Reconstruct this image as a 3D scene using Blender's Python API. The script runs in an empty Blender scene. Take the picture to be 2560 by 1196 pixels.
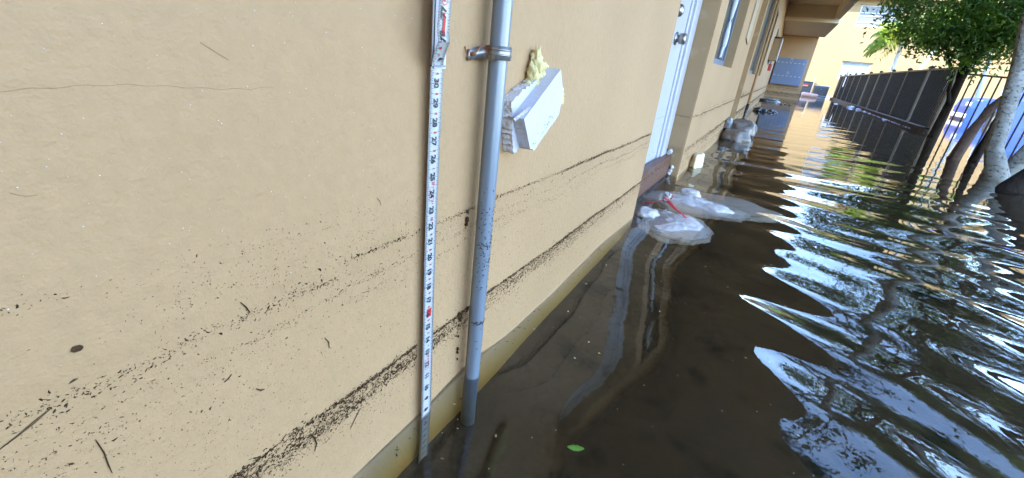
import bpy, bmesh, math, random
import numpy as np
from mathutils import Vector, Matrix, noise as mn
random.seed(7); rng = np.random.default_rng(11)
S = bpy.context.scene
COL = S.collection

# ------------------------------------------------------------------ camera
F_PX = 1101.73
camd = bpy.data.cameras.new('camera'); cam = bpy.data.objects.new('camera', camd); COL.objects.link(cam)
camd.sensor_fit = 'HORIZONTAL'; camd.sensor_width = 36.0; camd.lens = 36.0 * F_PX / 2560.0
camd.clip_start = 0.02; camd.clip_end = 800
CR = Vector((0.86196774, 0.49668150, 0.10158297)); CU = Vector((-0.27693032, 0.29346503, 0.91497971))
CB = Vector((0.42464244, -0.81681440, 0.39050356)); CC = Vector((0.39859, 0.0, 0.81071))
m = Matrix((CR, CU, CB)).transposed().to_4x4(); m.translation = CC
cam.matrix_world = m
S.camera = cam

# ------------------------------------------------------------------ light
SUN = Vector((-0.50, -0.60, 0.84)).normalized()
EL = math.asin(SUN.z); AZ = math.atan2(SUN.x, SUN.y)
w = bpy.data.worlds.new('World'); S.world = w; w.use_nodes = True
nt = w.node_tree; bg = nt.nodes['Background']
sk = nt.nodes.new('ShaderNodeTexSky'); sk.sky_type = 'NISHITA'; sk.sun_disc = False
sk.sun_elevation = EL; sk.sun_rotation = AZ; sk.air_density = 1.3; sk.dust_density = 0.2; sk.ozone_density = 2.5
wb = nt.nodes.new('ShaderNodeMix'); wb.data_type = 'RGBA'; wb.blend_type = 'MULTIPLY'; wb.inputs['Factor'].default_value = 1.0
wb.inputs['B'].default_value = (0.95, 1.0, 1.11, 1)      # the camera's daylight white balance
nt.links.new(sk.outputs[0], wb.inputs['A']); nt.links.new(wb.outputs['Result'], bg.inputs[0]); bg.inputs[1].default_value = 0.15
sl = bpy.data.lights.new('sun', 'SUN'); sl.energy = 2.0; sl.angle = math.radians(0.53); sl.color = (1.0, 0.95, 0.86)
so = bpy.data.objects.new('sun', sl); COL.objects.link(so); so.rotation_euler = SUN.to_track_quat('Z', 'Y').to_euler()
S.view_settings.view_transform = 'Standard'; S.view_settings.look = 'None'
S.view_settings.exposure = 3.55; S.view_settings.gamma = 1.0; S.view_settings.use_curve_mapping = False
S.cycles.use_denoising = True
S.cycles.max_bounces = 8; S.cycles.diffuse_bounces = 4; S.cycles.glossy_bounces = 4; S.cycles.transmission_bounces = 6
S.cycles.sample_clamp_indirect = 12.0; S.cycles.caustics_refractive = True; S.cycles.caustics_reflective = False

WZ = 0.18          # water level above the ground
IN = 0.0254

# ------------------------------------------------------------------ materials
def new_mat(name):
    mt = bpy.data.materials.new(name); mt.use_nodes = True
    n = mt.node_tree; b = n.nodes['Principled BSDF']
    return mt, n, b
def mat(name, c, rough=0.6, metal=0.0, c2=None, nscale=8.0, namount=0.5, bump=0.0, bscale=60.0, bdist=0.01, stretch=(1, 1, 1), spec=0.5, trans=0.0, detail=4.0, coords='Object', c3=None, c3t=0.66, c3s=3.0):
    mt, n, b = new_mat(name); L = n.links
    b.inputs['Roughness'].default_value = rough; b.inputs['Metallic'].default_value = metal
    b.inputs['Specular IOR Level'].default_value = spec
    b.inputs['Transmission Weight'].default_value = trans
    b.inputs['Base Color'].default_value = (*c, 1)
    tc = n.nodes.new('ShaderNodeTexCoord'); mp = n.nodes.new('ShaderNodeMapping'); mp.inputs['Scale'].default_value = stretch
    L.new(tc.outputs[coords], mp.inputs[0])
    if c2 is not None:
        nz = n.nodes.new('ShaderNodeTexNoise'); nz.inputs['Scale'].default_value = nscale; nz.inputs['Detail'].default_value = detail
        L.new(mp.outputs[0], nz.inputs['Vector'])
        rp = n.nodes.new('ShaderNodeValToRGB'); h = 0.5 * namount
        rp.color_ramp.elements[0].position = 0.5 - 0.5 * (1 - h) + 0.1; rp.color_ramp.elements[1].position = 0.5 + 0.5 * (1 - h) - 0.1
        rp.color_ramp.elements[0].color = (*c, 1); rp.color_ramp.elements[1].color = (*c2, 1)
        L.new(nz.outputs[0], rp.inputs[0]); out = rp.outputs[0]
        if c3 is not None:
            n3 = n.nodes.new('ShaderNodeTexNoise'); n3.inputs['Scale'].default_value = c3s; n3.inputs['Detail'].default_value = 6
            L.new(mp.outputs[0], n3.inputs['Vector'])
            r3 = n.nodes.new('ShaderNodeValToRGB'); r3.color_ramp.elements[0].position = c3t - 0.04; r3.color_ramp.elements[1].position = c3t + 0.06
            L.new(n3.outputs[0], r3.inputs[0])
            mx = n.nodes.new('ShaderNodeMix'); mx.data_type = 'RGBA'; mx.inputs['B'].default_value = (*c3, 1)
            L.new(r3.outputs[0], mx.inputs['Factor']); L.new(out, mx.inputs['A']); out = mx.outputs['Result']
        L.new(out, b.inputs['Base Color'])
    if bump > 0:
        nb = n.nodes.new('ShaderNodeTexNoise'); nb.inputs['Scale'].default_value = bscale; nb.inputs['Detail'].default_value = 3
        L.new(mp.outputs[0], nb.inputs['Vector'])
        bp = n.nodes.new('ShaderNodeBump'); bp.inputs['Strength'].default_value = bump; bp.inputs['Distance'].default_value = bdist
        L.new(nb.outputs[0], bp.inputs['Height']); L.new(bp.outputs[0], b.inputs['Normal'])
    return mt

def stucco_material():
    mt, n, b = new_mat('beige_stucco'); L = n.links
    tc = n.nodes.new('ShaderNodeTexCoord')
    def nz(scale, detail=4, rough=0.5):
        q = n.nodes.new('ShaderNodeTexNoise'); q.inputs['Scale'].default_value = scale; q.inputs['Detail'].default_value = detail
        q.inputs['Roughness'].default_value = rough; L.new(tc.outputs['Object'], q.inputs['Vector']); return q.outputs[0]
    def ramp(src, p0, c0, p1, c1):
        r = n.nodes.new('ShaderNodeValToRGB'); e = r.color_ramp.elements
        e[0].position, e[1].position = p0, p1; e[0].color, e[1].color = (*c0, 1), (*c1, 1); L.new(src, r.inputs[0]); return r.outputs[0]
    def mix(a, bcol, f, blend='MIX'):
        q = n.nodes.new('ShaderNodeMix'); q.data_type = 'RGBA'; q.blend_type = blend
        if isinstance(f, float): q.inputs['Factor'].default_value = f
        else: L.new(f, q.inputs['Factor'])
        L.new(a, q.inputs['A'])
        if isinstance(bcol, tuple): q.inputs['B'].default_value = (*bcol, 1)
        else: L.new(bcol, q.inputs['B'])
        return q.outputs['Result']
    base = ramp(nz(2.2, 5), 0.3, (0.378, 0.232, 0.116), 0.7, (0.422, 0.264, 0.136))
    fine = ramp(nz(55, 5, 0.6), 0.35, (0.86, 0.86, 0.86), 0.65, (1.0, 1.0, 1.0))
    c = mix(base, fine, 0.45, 'MULTIPLY')
    smear = ramp(nz(9, 8, 0.75), 0.60, (0, 0, 0), 0.80, (0.35, 0.35, 0.35))
    c = mix(c, (0.29, 0.18, 0.09), smear)
    # silt film left at the tide lines and a damp foot, both broken up by noise
    sx = n.nodes.new('ShaderNodeSeparateXYZ'); L.new(tc.outputs['Object'], sx.inputs[0])
    nzz = nz(16, 6, 0.65)
    wob = n.nodes.new('ShaderNodeMath'); wob.operation = 'MULTIPLY_ADD'; wob.inputs[1].default_value = 0.05; L.new(nzz, wob.inputs[0]); L.new(sx.outputs[2], wob.inputs[2])
    fr_ = n.nodes.new('ShaderNodeValToRGB'); e = fr_.color_ramp.elements
    e[0].position = 0.0; e[0].color = (0.05, 0.05, 0.05, 1); e[1].position = 1.0; e[1].color = (0, 0, 0, 1)
    for ps, vl in ((0.205, 0.10), (0.245, 0.22), (0.335, 0.34), (0.368, 0.62), (0.378, 0.12), (0.50, 0.10), (0.560, 0.34), (0.582, 0.36), (0.592, 0.06)):
        k = e.new(ps); k.color = (vl, vl, vl, 1)
    L.new(wob.outputs[0], fr_.inputs[0])
    pat = ramp(nz(7, 7, 0.7), 0.30, (0.15, 0.15, 0.15), 0.72, (1, 1, 1))
    ml = n.nodes.new('ShaderNodeMath'); ml.operation = 'MULTIPLY'; L.new(fr_.outputs[0], ml.inputs[0]); L.new(pat, ml.inputs[1])
    m2 = n.nodes.new('ShaderNodeMath'); m2.operation = 'MULTIPLY'; m2.inputs[1].default_value = 0.55; L.new(ml.outputs[0], m2.inputs[0])
    c = mix(c, (0.225, 0.135, 0.055), m2.outputs[0])
    # pale yellow tint on the submerged foot, standing in for missing underwater light
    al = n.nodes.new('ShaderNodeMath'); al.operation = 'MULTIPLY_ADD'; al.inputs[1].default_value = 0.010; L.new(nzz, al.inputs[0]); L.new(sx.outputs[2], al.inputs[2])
    submerged_mask = ramp(al.outputs[0], 0.178, (1, 1, 1), 0.190, (0, 0, 0))
    submerged_light = ramp(al.outputs[0], 0.03, (0.46, 0.29, 0.07), 0.175, (0.70, 0.50, 0.29))
    c = mix(c, submerged_light, submerged_mask)
    L.new(c, b.inputs['Base Color'])
    b.inputs['Roughness'].default_value = 0.62; b.inputs['Specular IOR Level'].default_value = 0.35
    # orange-peel relief
    h1 = nz(360, 4, 0.6); h2 = nz(125, 3, 0.5)
    ad = n.nodes.new('ShaderNodeMath'); ad.operation = 'MULTIPLY_ADD'; ad.inputs[1].default_value = 0.5
    L.new(h1, ad.inputs[0]); L.new(h2, ad.inputs[2])
    bp = n.nodes.new('ShaderNodeBump'); bp.inputs['Strength'].default_value = 0.55; bp.inputs['Distance'].default_value = 0.0022
    L.new(ad.outputs[0], bp.inputs['Height']); L.new(bp.outputs[0], b.inputs['Normal'])
    return mt

M = {}
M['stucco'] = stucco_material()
M['stucco_far'] = mat('sunlit_yellow_stucco', (0.22, 0.148, 0.066), 0.8, c2=(0.245, 0.166, 0.076), nscale=0.8, bump=0.3, bscale=30, bdist=0.005)
M['soffit'] = mat('walkway_underside_paint', (0.76, 0.63, 0.45), 0.8, c2=(0.80, 0.67, 0.49), nscale=3, bump=0.2, bscale=40)
M['jamb'] = mat('greyed_beige', (0.31, 0.200, 0.100), 0.7, c2=(0.35, 0.230, 0.118), nscale=7, bump=0.3, bscale=90, bdist=0.003, c3=(0.40, 0.28, 0.16), c3t=0.64, c3s=9)
M['door'] = mat('pale_blue_white_paint', (0.42, 0.42, 0.46), 0.35, c2=(0.45, 0.45, 0.49), nscale=3, bump=0.05, bscale=25)
M['knob'] = mat('brushed_nickel', (0.30, 0.28, 0.26), 0.32, 0.9)
M['white'] = mat('white_vinyl', (0.42, 0.43, 0.46), 0.4)
M['frame'] = mat('grey_blue_aluminium', (0.13, 0.16, 0.22), 0.45, 0.1)
M['glass'] = mat('dark_window_glass', (0.02, 0.03, 0.045), 0.18, c2=(0.03, 0.045, 0.06), nscale=2, spec=0.3)
M['glass_pale'] = mat('curtained_window_glass', (0.19, 0.235, 0.29), 0.2, c2=(0.24, 0.29, 0.35), nscale=1.5, stretch=(6, 6, 0.6))
M['glass_green'] = mat('grey_green_window_glass', (0.045, 0.045, 0.032), 0.4, c2=(0.03, 0.03, 0.02), nscale=4, spec=0.15)
M['curtain'] = mat('white_curtain_cloth', (0.55, 0.56, 0.58), 0.8, bump=0.4, bscale=20, stretch=(8, 8, 1))
M['tan_strip'] = mat('plain_tan', (0.40, 0.31, 0.21), 0.6)
M['pipe'] = mat('painted_grey_blue_conduit', (0.17, 0.205, 0.25), 0.36, 0.25, c2=(0.21, 0.245, 0.295), nscale=14, stretch=(1, 1, 0.25), bump=0.12, bscale=70, bdist=0.001, c3=(0.22, 0.25, 0.28), c3t=0.68, c3s=60)
M['clamp'] = mat('weathered_galvanised_strap', (0.22, 0.22, 0.22), 0.4, 0.7, c2=(0.36, 0.36, 0.36), nscale=60, bump=0.4, bscale=200, bdist=0.001, c3=(0.22, 0.09, 0.04), c3t=0.62, c3s=45)
M['rust'] = mat('rusty_screw', (0.16, 0.055, 0.025), 0.8, c2=(0.28, 0.12, 0.05), nscale=200)
M['caulk'] = mat('yellowish_caulk', (0.44, 0.30, 0.14), 0.6, c2=(0.40, 0.26, 0.12), nscale=40, bump=0.3, bscale=80)
M['tape'] = mat('white_tape_blade', (0.40, 0.40, 0.40), 0.32, c2=(0.43, 0.43, 0.43), nscale=30)
M['tape_back'] = mat('white_tape_back', (0.45, 0.44, 0.53), 0.35)
M['ink'] = mat('black_print', (0.015, 0.018, 0.03), 0.5)
M['red_ink'] = mat('red_print', (0.50, 0.02, 0.02), 0.5)
M['eps'] = mat('white_foam_board', (0.50, 0.49, 0.54), 0.75, c2=(0.54, 0.53, 0.58), nscale=40, bump=0.35, bscale=260, bdist=0.002)
M['eps_broken'] = mat('crumbled_white_foam', (0.55, 0.52, 0.53), 0.9, c2=(0.66, 0.63, 0.63), nscale=150, bump=0.9, bscale=280, bdist=0.004)
M['pu'] = mat('yellow_spray_foam', (0.66, 0.57, 0.30), 0.7, c2=(0.58, 0.46, 0.19), nscale=60, bump=0.5, bscale=120, bdist=0.004)
M['debris'] = mat('dark_wet_leaf_litter', (0.022, 0.011, 0.005), 0.9, c2=(0.075, 0.038, 0.017), nscale=90, detail=2, spec=0.12)
M['debris_soft'] = mat('brown_dried_litter', (0.055, 0.032, 0.015), 0.9, c2=(0.12, 0.07, 0.035), nscale=70, detail=2, spec=0.12)
M['fleck'] = mat('white_paint_fleck', (0.6, 0.6, 0.62), 0.3)
M['wood'] = mat('wet_reddish_plank', (0.075, 0.028, 0.018), 0.42, c2=(0.15, 0.062, 0.036), nscale=9, stretch=(12, 1.2, 12), bump=0.4, bscale=18, bdist=0.006, c3=(0.24, 0.15, 0.10), c3t=0.66, c3s=14)
M['plastic'] = mat('white_plastic_film', (0.50, 0.46, 0.44), 0.26, c2=(0.62, 0.58, 0.56), nscale=7, bump=0.6, bscale=30, bdist=0.02, trans=0.15, stretch=(1, 1.8, 1))
M['red_tie'] = mat('red_drawstring', (0.45, 0.015, 0.03), 0.35)
M['sandbag'] = mat('printed_sandbag', (0.09, 0.07, 0.055), 0.4, c2=(0.19, 0.165, 0.15), nscale=10, bump=0.5, bscale=25, bdist=0.01, c3=(0.06, 0.05, 0.045), c3t=0.60, c3s=12)
M['clear_bag'] = mat('grey_clear_plastic', (0.24, 0.245, 0.26), 0.25, c2=(0.10, 0.10, 0.10), nscale=12, bump=0.6, bscale=30, bdist=0.01)
M['blackbag'] = mat('black_plastic', (0.012, 0.013, 0.018), 0.16, bump=0.7, bscale=22, bdist=0.02)
M['mailbox'] = mat('blue_grey_powder_coat', (0.13, 0.17, 0.26), 0.45, c2=(0.15, 0.19, 0.28), nscale=2)
M['cabinet'] = mat('tan_painted_metal', (0.46, 0.34, 0.22), 0.6, c2=(0.50, 0.37, 0.24), nscale=4)
M['red'] = mat('red_enamel', (0.55, 0.03, 0.03), 0.4)
M['fence'] = mat('black_aluminium', (0.008, 0.007, 0.007), 0.5, 0.0, c2=(0.012, 0.010, 0.010), spec=0.15, nscale=10)
M['fence_post'] = mat('dark_bronze_aluminium', (0.075, 0.066, 0.060), 0.4, 0.1)
M['kerb'] = mat('stained_brown_kerb', (0.040, 0.019, 0.011), 0.85, c2=(0.075, 0.038, 0.023), nscale=6, bump=0.4, bscale=20)
M['bark_dark'] = mat('dark_wet_bark', (0.010, 0.007, 0.005), 0.9, c2=(0.026, 0.018, 0.012), nscale=12, spec=0.15, bump=0.8, bscale=30, bdist=0.02, stretch=(1, 1, 0.4))
M['bark_brown'] = mat('brown_bark', (0.06, 0.036, 0.026), 0.9, c2=(0.10, 0.064, 0.046), nscale=14, spec=0.2, bump=0.8, bscale=30, bdist=0.02)
M['bark_pale'] = mat('pale_lichen_bark', (0.17, 0.17, 0.15), 0.9, c2=(0.30, 0.30, 0.28), nscale=10, spec=0.2, bump=0.8, bscale=22, bdist=0.02, stretch=(1, 1, 1.5), c3=(0.08, 0.08, 0.07), c3t=0.60, c3s=30)
M['palm_trunk'] = mat('grey_palm_trunk', (0.42, 0.42, 0.42), 0.8, c2=(0.50, 0.50, 0.50), nscale=5, stretch=(1, 1, 6), bump=0.4, bscale=10)
M['ac'] = mat('grey_condenser_steel', (0.09, 0.085, 0.08), 0.6, 0.1, c2=(0.12, 0.115, 0.105), nscale=5)
M['ac_dark'] = mat('dark_blue_grey_steel', (0.035, 0.045, 0.06), 0.5, 0.1)
M['blue'] = mat('blue_logo_paint', (0.05, 0.09, 0.5), 0.4)
M['pink'] = mat('pale_pink_foam', (0.36, 0.20, 0.15), 0.7, c2=(0.42, 0.26, 0.20), nscale=3, bump=0.4, bscale=8)
M['car'] = mat('blue_car_paint', (0.02, 0.055, 0.26), 0.35, spec=0.4)
M['rubber'] = mat('black_rubber', (0.02, 0.02, 0.02), 0.8)
M['mud'] = mat('brown_flooded_mud', (0.034, 0.023, 0.014), 0.9, c2=(0.052, 0.036, 0.023), nscale=5, bump=0.7, bscale=14, bdist=0.02, c3=(0.010, 0.008, 0.006), c3t=0.60, c3s=6)
M['leaf_green'] = mat('bright_green_leaf', (0.16, 0.42, 0.04), 0.4, c2=(0.24, 0.50, 0.07), nscale=60)
M['leaf_orange'] = mat('orange_dead_leaf', (0.50, 0.14, 0.03), 0.6)
M['cream'] = mat('cream_foam_lump', (0.70, 0.60, 0.40), 0.7, bump=0.4, bscale=60)

def leaf_mat(name, a, b_, c_, rough=0.45, tr=0.48):
    mt, n, p = new_mat(name); L = n.links
    tc = n.nodes.new('ShaderNodeTexCoord'); nz = n.nodes.new('ShaderNodeTexNoise'); nz.inputs['Scale'].default_value = 2.2; nz.inputs['Detail'].default_value = 6
    nz.inputs['Roughness'].default_value = 0.75
    L.new(tc.outputs['Object'], nz.inputs['Vector'])
    r = n.nodes.new('ShaderNodeValToRGB'); e = r.color_ramp.elements; e[0].position = 0.32; e[0].color = (*a, 1); e[1].position = 0.68; e[1].color = (*c_, 1)
    k = e.new(0.5); k.color = (*b_, 1)
    L.new(nz.outputs[0], r.inputs[0]); L.new(r.outputs[0], p.inputs['Base Color']); p.inputs['Roughness'].default_value = rough
    t = n.nodes.new('ShaderNodeBsdfTranslucent'); L.new(r.outputs[0], t.inputs[0])
    mx = n.nodes.new('ShaderNodeMixShader'); mx.inputs[0].default_value = tr
    L.new(p.outputs[0], mx.inputs[1]); L.new(t.outputs[0], mx.inputs[2]); L.new(mx.outputs[0], n.nodes['Material Output'].inputs[0])
    return mt
M['leaf_dark'] = leaf_mat('dark_green_foliage', (0.020, 0.055, 0.008), (0.070, 0.150, 0.012), (0.20, 0.30, 0.022))
M['leaf_mid'] = leaf_mat('mid_green_foliage', (0.025, 0.06, 0.014), (0.045, 0.10, 0.02), (0.09, 0.17, 0.03))
M['frond'] = leaf_mat('yellow_green_fronds', (0.10, 0.20, 0.03), (0.24, 0.34, 0.05), (0.42, 0.42, 0.07), 0.4, 0.45)

def water_material():
    mt, n, b = new_mat('murky_floodwater'); L = n.links
    b.inputs['Base Color'].default_value = (1, 1, 1, 1); b.inputs['Roughness'].default_value = 0.0
    b.inputs['IOR'].default_value = 1.48; b.inputs['Transmission Weight'].default_value = 1.0
    tc = n.nodes.new('ShaderNodeTexCoord')
    n1 = n.nodes.new('ShaderNodeTexNoise'); n1.inputs['Scale'].default_value = 26; n1.inputs['Detail'].default_value = 2
    L.new(tc.outputs['Object'], n1.inputs['Vector'])
    bp = n.nodes.new('ShaderNodeBump'); bp.inputs['Strength'].default_value = 0.06; bp.inputs['Distance'].default_value = 0.004
    L.new(n1.outputs[0], bp.inputs['Height']); L.new(bp.outputs[0], b.inputs['Normal'])
    va = n.nodes.new('ShaderNodeVolumeAbsorption'); va.inputs['Color'].default_value = (0.84, 0.66, 0.14, 1); va.inputs['Density'].default_value = 1.8
    L.new(va.outputs[0], n.nodes['Material Output'].inputs['Volume'])
    return mt
M['water'] = water_material()

# ------------------------------------------------------------------ helpers
class MB:
    """collects shapes, then links them as ONE mesh object"""
    def __init__(s): s.v = []; s.f = []; s.mi = []
    def add(s, vs, fs, mi=0):
        o = len(s.v); s.v += [tuple(v) for v in vs]; s.f += [tuple(i + o for i in f) for f in fs]; s.mi += [mi] * len(fs); return s
    def box(s, x0, x1, y0, y1, z0, z1, mi=0):
        return s.add([(x0, y0, z0), (x1, y0, z0), (x1, y1, z0), (x0, y1, z0), (x0, y0, z1), (x1, y0, z1), (x1, y1, z1), (x0, y1, z1)],
                     [(3, 2, 1, 0), (4, 5, 6, 7), (0, 1, 5, 4), (1, 2, 6, 5), (2, 3, 7, 6), (3, 0, 4, 7)], mi)
    def tube(s, pts, rad, n=12, mi=0, cap=True, rough=0.0, seed=0):
        pts = [Vector(p) for p in pts]; rad = rad if hasattr(rad, '__len__') else [rad] * len(pts)
        vs = []; up = Vector((0.13, 0.07, 1)).normalized()
        for i, p in enumerate(pts):
            t = (pts[min(i + 1, len(pts) - 1)] - pts[max(i - 1, 0)]).normalized()
            a = t.cross(up)
            if a.length < 0.05: a = t.cross(Vector((1, 0.2, 0)))
            a.normalize(); b = t.cross(a)
            for k in range(n):
                an = 2 * math.pi * k / n; r = rad[i]
                q = p + (a * math.cos(an) + b * math.sin(an)) * r
                if rough: q += (q - p).normalized() * r * rough * mn.noise(q * (1.2 / max(r, .01)) + Vector((seed, 0, 0)))
                vs.append(q)
        fs = []
        for i in range(len(pts) - 1):
            for k in range(n):
                a0 = i * n + k; a1 = i * n + (k + 1) % n
                fs.append((a0, a1, a1 + n, a0 + n))
        if cap: fs += [tuple(range(n))[::-1], tuple(range((len(pts) - 1) * n, len(pts) * n))]
        return s.add(vs, fs, mi)
    def prism(s, outline, x0, x1, mi=0, jit=0.0):
        """outline in (y,z), extruded along x"""
        n = len(outline); J = lambda: random.uniform(-jit, jit)
        vs = [(x0, y + J(), z + J()) for y, z in outline] + [(x1 + J(), y, z) for y, z in outline]
        fs = [tuple(range(n))[::-1], tuple(range(n, 2 * n))] + [(i, (i + 1) % n, (i + 1) % n + n, i + n) for i in range(n)]
        return s.add(vs, fs, mi)
    def build(s, name, mats, parent=None, smooth=False, bevel=0.0):
        me = bpy.data.meshes.new(name); me.from_pydata(s.v, [], s.f); me.validate()
        for mm in (mats if isinstance(mats, (list, tuple)) else [mats]): me.materials.append(mm)
        for p, i in zip(me.polygons, s.mi): p.material_index = i
        if smooth:
            me.polygons.foreach_set('use_smooth', [True] * len(me.polygons))
        bm = bmesh.new(); bm.from_mesh(me); bmesh.ops.recalc_face_normals(bm, faces=bm.faces); bm.to_mesh(me); bm.free()
        o = bpy.data.objects.new(name, me); COL.objects.link(o)
        if parent is not None: o.parent = parent; o.matrix_parent_inverse = Matrix.Translation(-parent.location) if parent.type == 'EMPTY' else Matrix()
        if parent is not None and parent.type != 'EMPTY':
            o.matrix_parent_inverse = Matrix()
        if bevel > 0:
            bv = o.modifiers.new('bevel', 'BEVEL'); bv.width = bevel; bv.segments = 2; bv.limit_method = 'ANGLE'
        return o
def np_mesh(name, v, f, mats, mi=None, parent=None, smooth=False):
    """v (n,3), f (m,k) arrays"""
    me = bpy.data.meshes.new(name); v = np.asarray(v, dtype=np.float32); f = np.asarray(f, dtype=np.int32); k = f.shape[1]
    me.vertices.add(len(v)); me.vertices.foreach_set('co', v.ravel())
    me.loops.add(f.size); me.loops.foreach_set('vertex_index', f.ravel())
    me.polygons.add(len(f)); me.polygons.foreach_set('loop_start', np.arange(0, f.size, k, dtype=np.int32))
    me.polygons.foreach_set('loop_total', np.full(len(f), k, dtype=np.int32))
    for mm in (mats if isinstance(mats, (list, tuple)) else [mats]): me.materials.append(mm)
    if mi is not None: me.polygons.foreach_set('material_index', np.asarray(mi, dtype=np.int32))
    me.polygons.foreach_set('use_smooth', np.full(len(f), smooth))
    me.update(calc_edges=True)
    o = bpy.data.objects.new(name, me); COL.objects.link(o)
    if parent is not None: o.parent = parent; o.matrix_parent_inverse = Matrix.Translation(-parent.location)
    return o
def tag(o, label, cat, group=None, kind=None):
    o['label'] = label; o['category'] = cat
    if group: o['group'] = group
    if kind: o['kind'] = kind
    return o
def thing(name, loc, label, cat, group=None):
    o = bpy.data.objects.new(name, None); o.location = loc; o.empty_display_size = 0.1; COL.objects.link(o)
    return tag(o, label, cat, group)
def struct(o): o['kind'] = 'structure'; return o
def stamp(src, parent, loc, name=None):
    c = src.copy(); COL.objects.link(c); c.parent = parent; c.matrix_parent_inverse = Matrix.Translation(-parent.location); c.location = loc
    return c
def text_mesh(s, size, weight=0.0, shear=0.0):
    cu = bpy.data.curves.new('t', 'FONT'); cu.body = s; cu.size = size; cu.align_x = 'CENTER'; cu.align_y = 'CENTER'; cu.offset = weight; cu.shear = shear
    cu.resolution_u = 3
    o = bpy.data.objects.new('t', cu); me = bpy.data.meshes.new_from_object(o)
    vs = [v.co.copy() for v in me.vertices]; fs = [tuple(p.vertices) for p in me.polygons]
    bpy.data.objects.remove(o); bpy.data.curves.remove(cu); bpy.data.meshes.remove(me)
    return vs, fs

# ------------------------------------------------------------------ ground and water
g = MB(); g.add([(-150, -150, 0), (150, -150, 0), (150, 150, 0), (-150, 150, 0)], [(0, 1, 2, 3)])
struct(g.build('ground', M['mud']))

def build_water():
    ys = [-30.0, -12.0, -5.0, -2.5, -1.2, -0.6]
    y = -0.3
    while y < 42: ys.append(y); y += 0.009 + 0.0045 * max(y, 0)
    ys += [44, 48, 55, 70, 100, 145]
    xs = [-60.0, -20.0, -6.0, -2.0, -0.6]
    x = -0.25
    while x < 30: xs.append(x); x += 0.014 + 0.012 * max(x - 1.2, 0)
    xs += [32, 40, 60, 100, 145]
    xs = np.array(xs); ys = np.array(ys); X, Y = np.meshgrid(xs, ys)
    r = np.random.default_rng(5)
    H = np.zeros_like(X)
    # calm in the corner by the near wall, livelier out to the right
    sm = lambda a, b, t: np.clip((t - a) / (b - a), 0, 1) ** 2 * (3 - 2 * np.clip((t - a) / (b - a), 0, 1))
    live = 0.13 + 0.87 * sm(0.20, 0.62, X) * (0.75 + 0.25 * sm(0.3, 1.2, Y)) + 0.25 * sm(1.5, 3.5, Y) * (1 - sm(0.22, 0.75, X))
    calm_far = 1 - 0.70 * sm(2.6, 5.5, Y) - 0.16 * sm(6, 12, Y)
    sheltered = (1 - 0.6 * sm(1.6, 2.4, X) * sm(3.5, 5.5, Y)) * (1 - 0.6 * sm(3.0, 4.2, X))
    step = 0.009 + 0.0045 * np.clip(Y, 0, None)
    # patchiness
    def patch(kx, ky, seed):
        q = np.random.default_rng(seed); P = np.zeros_like(X)
        for _ in range(6):
            P += np.sin(X * kx * q.uniform(.5, 1.5) * q.choice([-1, 1]) + Y * ky * q.uniform(.5, 1.5) + q.uniform(0, 6.28))
        return 0.5 + 0.5 * np.tanh(P * 0.6)
    Pa = 0.45 + 0.75 * patch(2.2, 2.6, 1)
    for i in range(40):
        lam = 0.15 * (6.5 ** r.uniform(0, 1)); an = math.radians(92) + r.normal(0, 0.17)
        k = 2 * math.pi / lam; slope = 0.0105 if 0.20 < lam < 0.50 else (0.010 if lam >= .5 else 0.0022)
        fade = np.clip((lam / step - 3.2) / 3.0, 0, 1)
        ph = r.uniform(0, 6.28)
        bend = 0.30 * np.sin(X * 1.1 + i) + 0.18 * np.sin(Y * 0.8 + 2 * i)
        H += fade * slope / k * np.sin(k * (X * math.cos(an) + Y * math.sin(an)) + ph + bend * 2.4)
    H *= Pa
    # rings spreading from where the photographer stands
    for lam, a, c in ((0.25, 0.150, (0.02, -0.12)), (0.33, 0.095, (-0.20, -0.55)), (0.13, 0.008, (0.0, -0.1)), (0.50, 0.05, (-0.4, -0.9))):
        R = np.hypot(X - c[0], Y - c[1]); k = 2 * math.pi / lam
        fade = np.clip((lam / step - 3.2) / 3.0, 0, 1)
        H += fade * a / k * np.sin(k * R + 0.55 * np.sin(X * 2.3 + lam * 40) + 0.4 * np.sin(Y * 1.9)) * np.exp(-R / 2.1)
    # soft swell everywhere
    for i in range(8):
        lam = r.uniform(0.45, 1.1); an = r.uniform(0, 6.28); k = 2 * math.pi / lam
        H += 0.006 / k * np.sin(k * (X * math.cos(an) + Y * math.sin(an)) + r.uniform(0, 6.28)) * (0.6 + 0 * X)
    Z = WZ + H * live * calm_far * sheltered
    for lam, a, an, ph in ((0.42, 0.020, 1.45, 0.4), (0.29, 0.014, 1.75, 2.0), (0.66, 0.022, 1.2, 4.1), (0.2, 0.006, 1.5, 1.0)):
        k = 2 * math.pi / lam
        Z += a / k * np.sin(k * (X * math.cos(an) + Y * math.sin(an)) + ph + 0.8 * np.sin(X * 4 + Y * 1.5)) * (1 - sm(.5, 1.0, X)) * (1 - .7 * sm(3, 6, Y)) * sm(0.0, .16, X + .02)
    # low swells lapping along the near wall
    Z += (0.023 * np.exp(-((Y - .625) / .115) ** 2) + 0.016 * np.exp(-((Y - 1.47) / .24) ** 2) + 0.006 * np.exp(-((Y - .38) / .16) ** 2)) * np.exp(-(np.clip(X, 0, None) / .30) ** 2)
    ny, nx = X.shape
    V = np.stack([X.ravel(), Y.ravel(), Z.ravel()], 1)
    a = (np.arange(ny - 1)[:, None] * nx + np.arange(nx - 1)[None, :]).ravel()
    Fq = np.stack([a, a + 1, a + nx + 1, a + nx], 1)
    o = np_mesh('floodwater', V, Fq, M['water'], smooth=True)
    return struct(o)
build_water()

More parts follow.
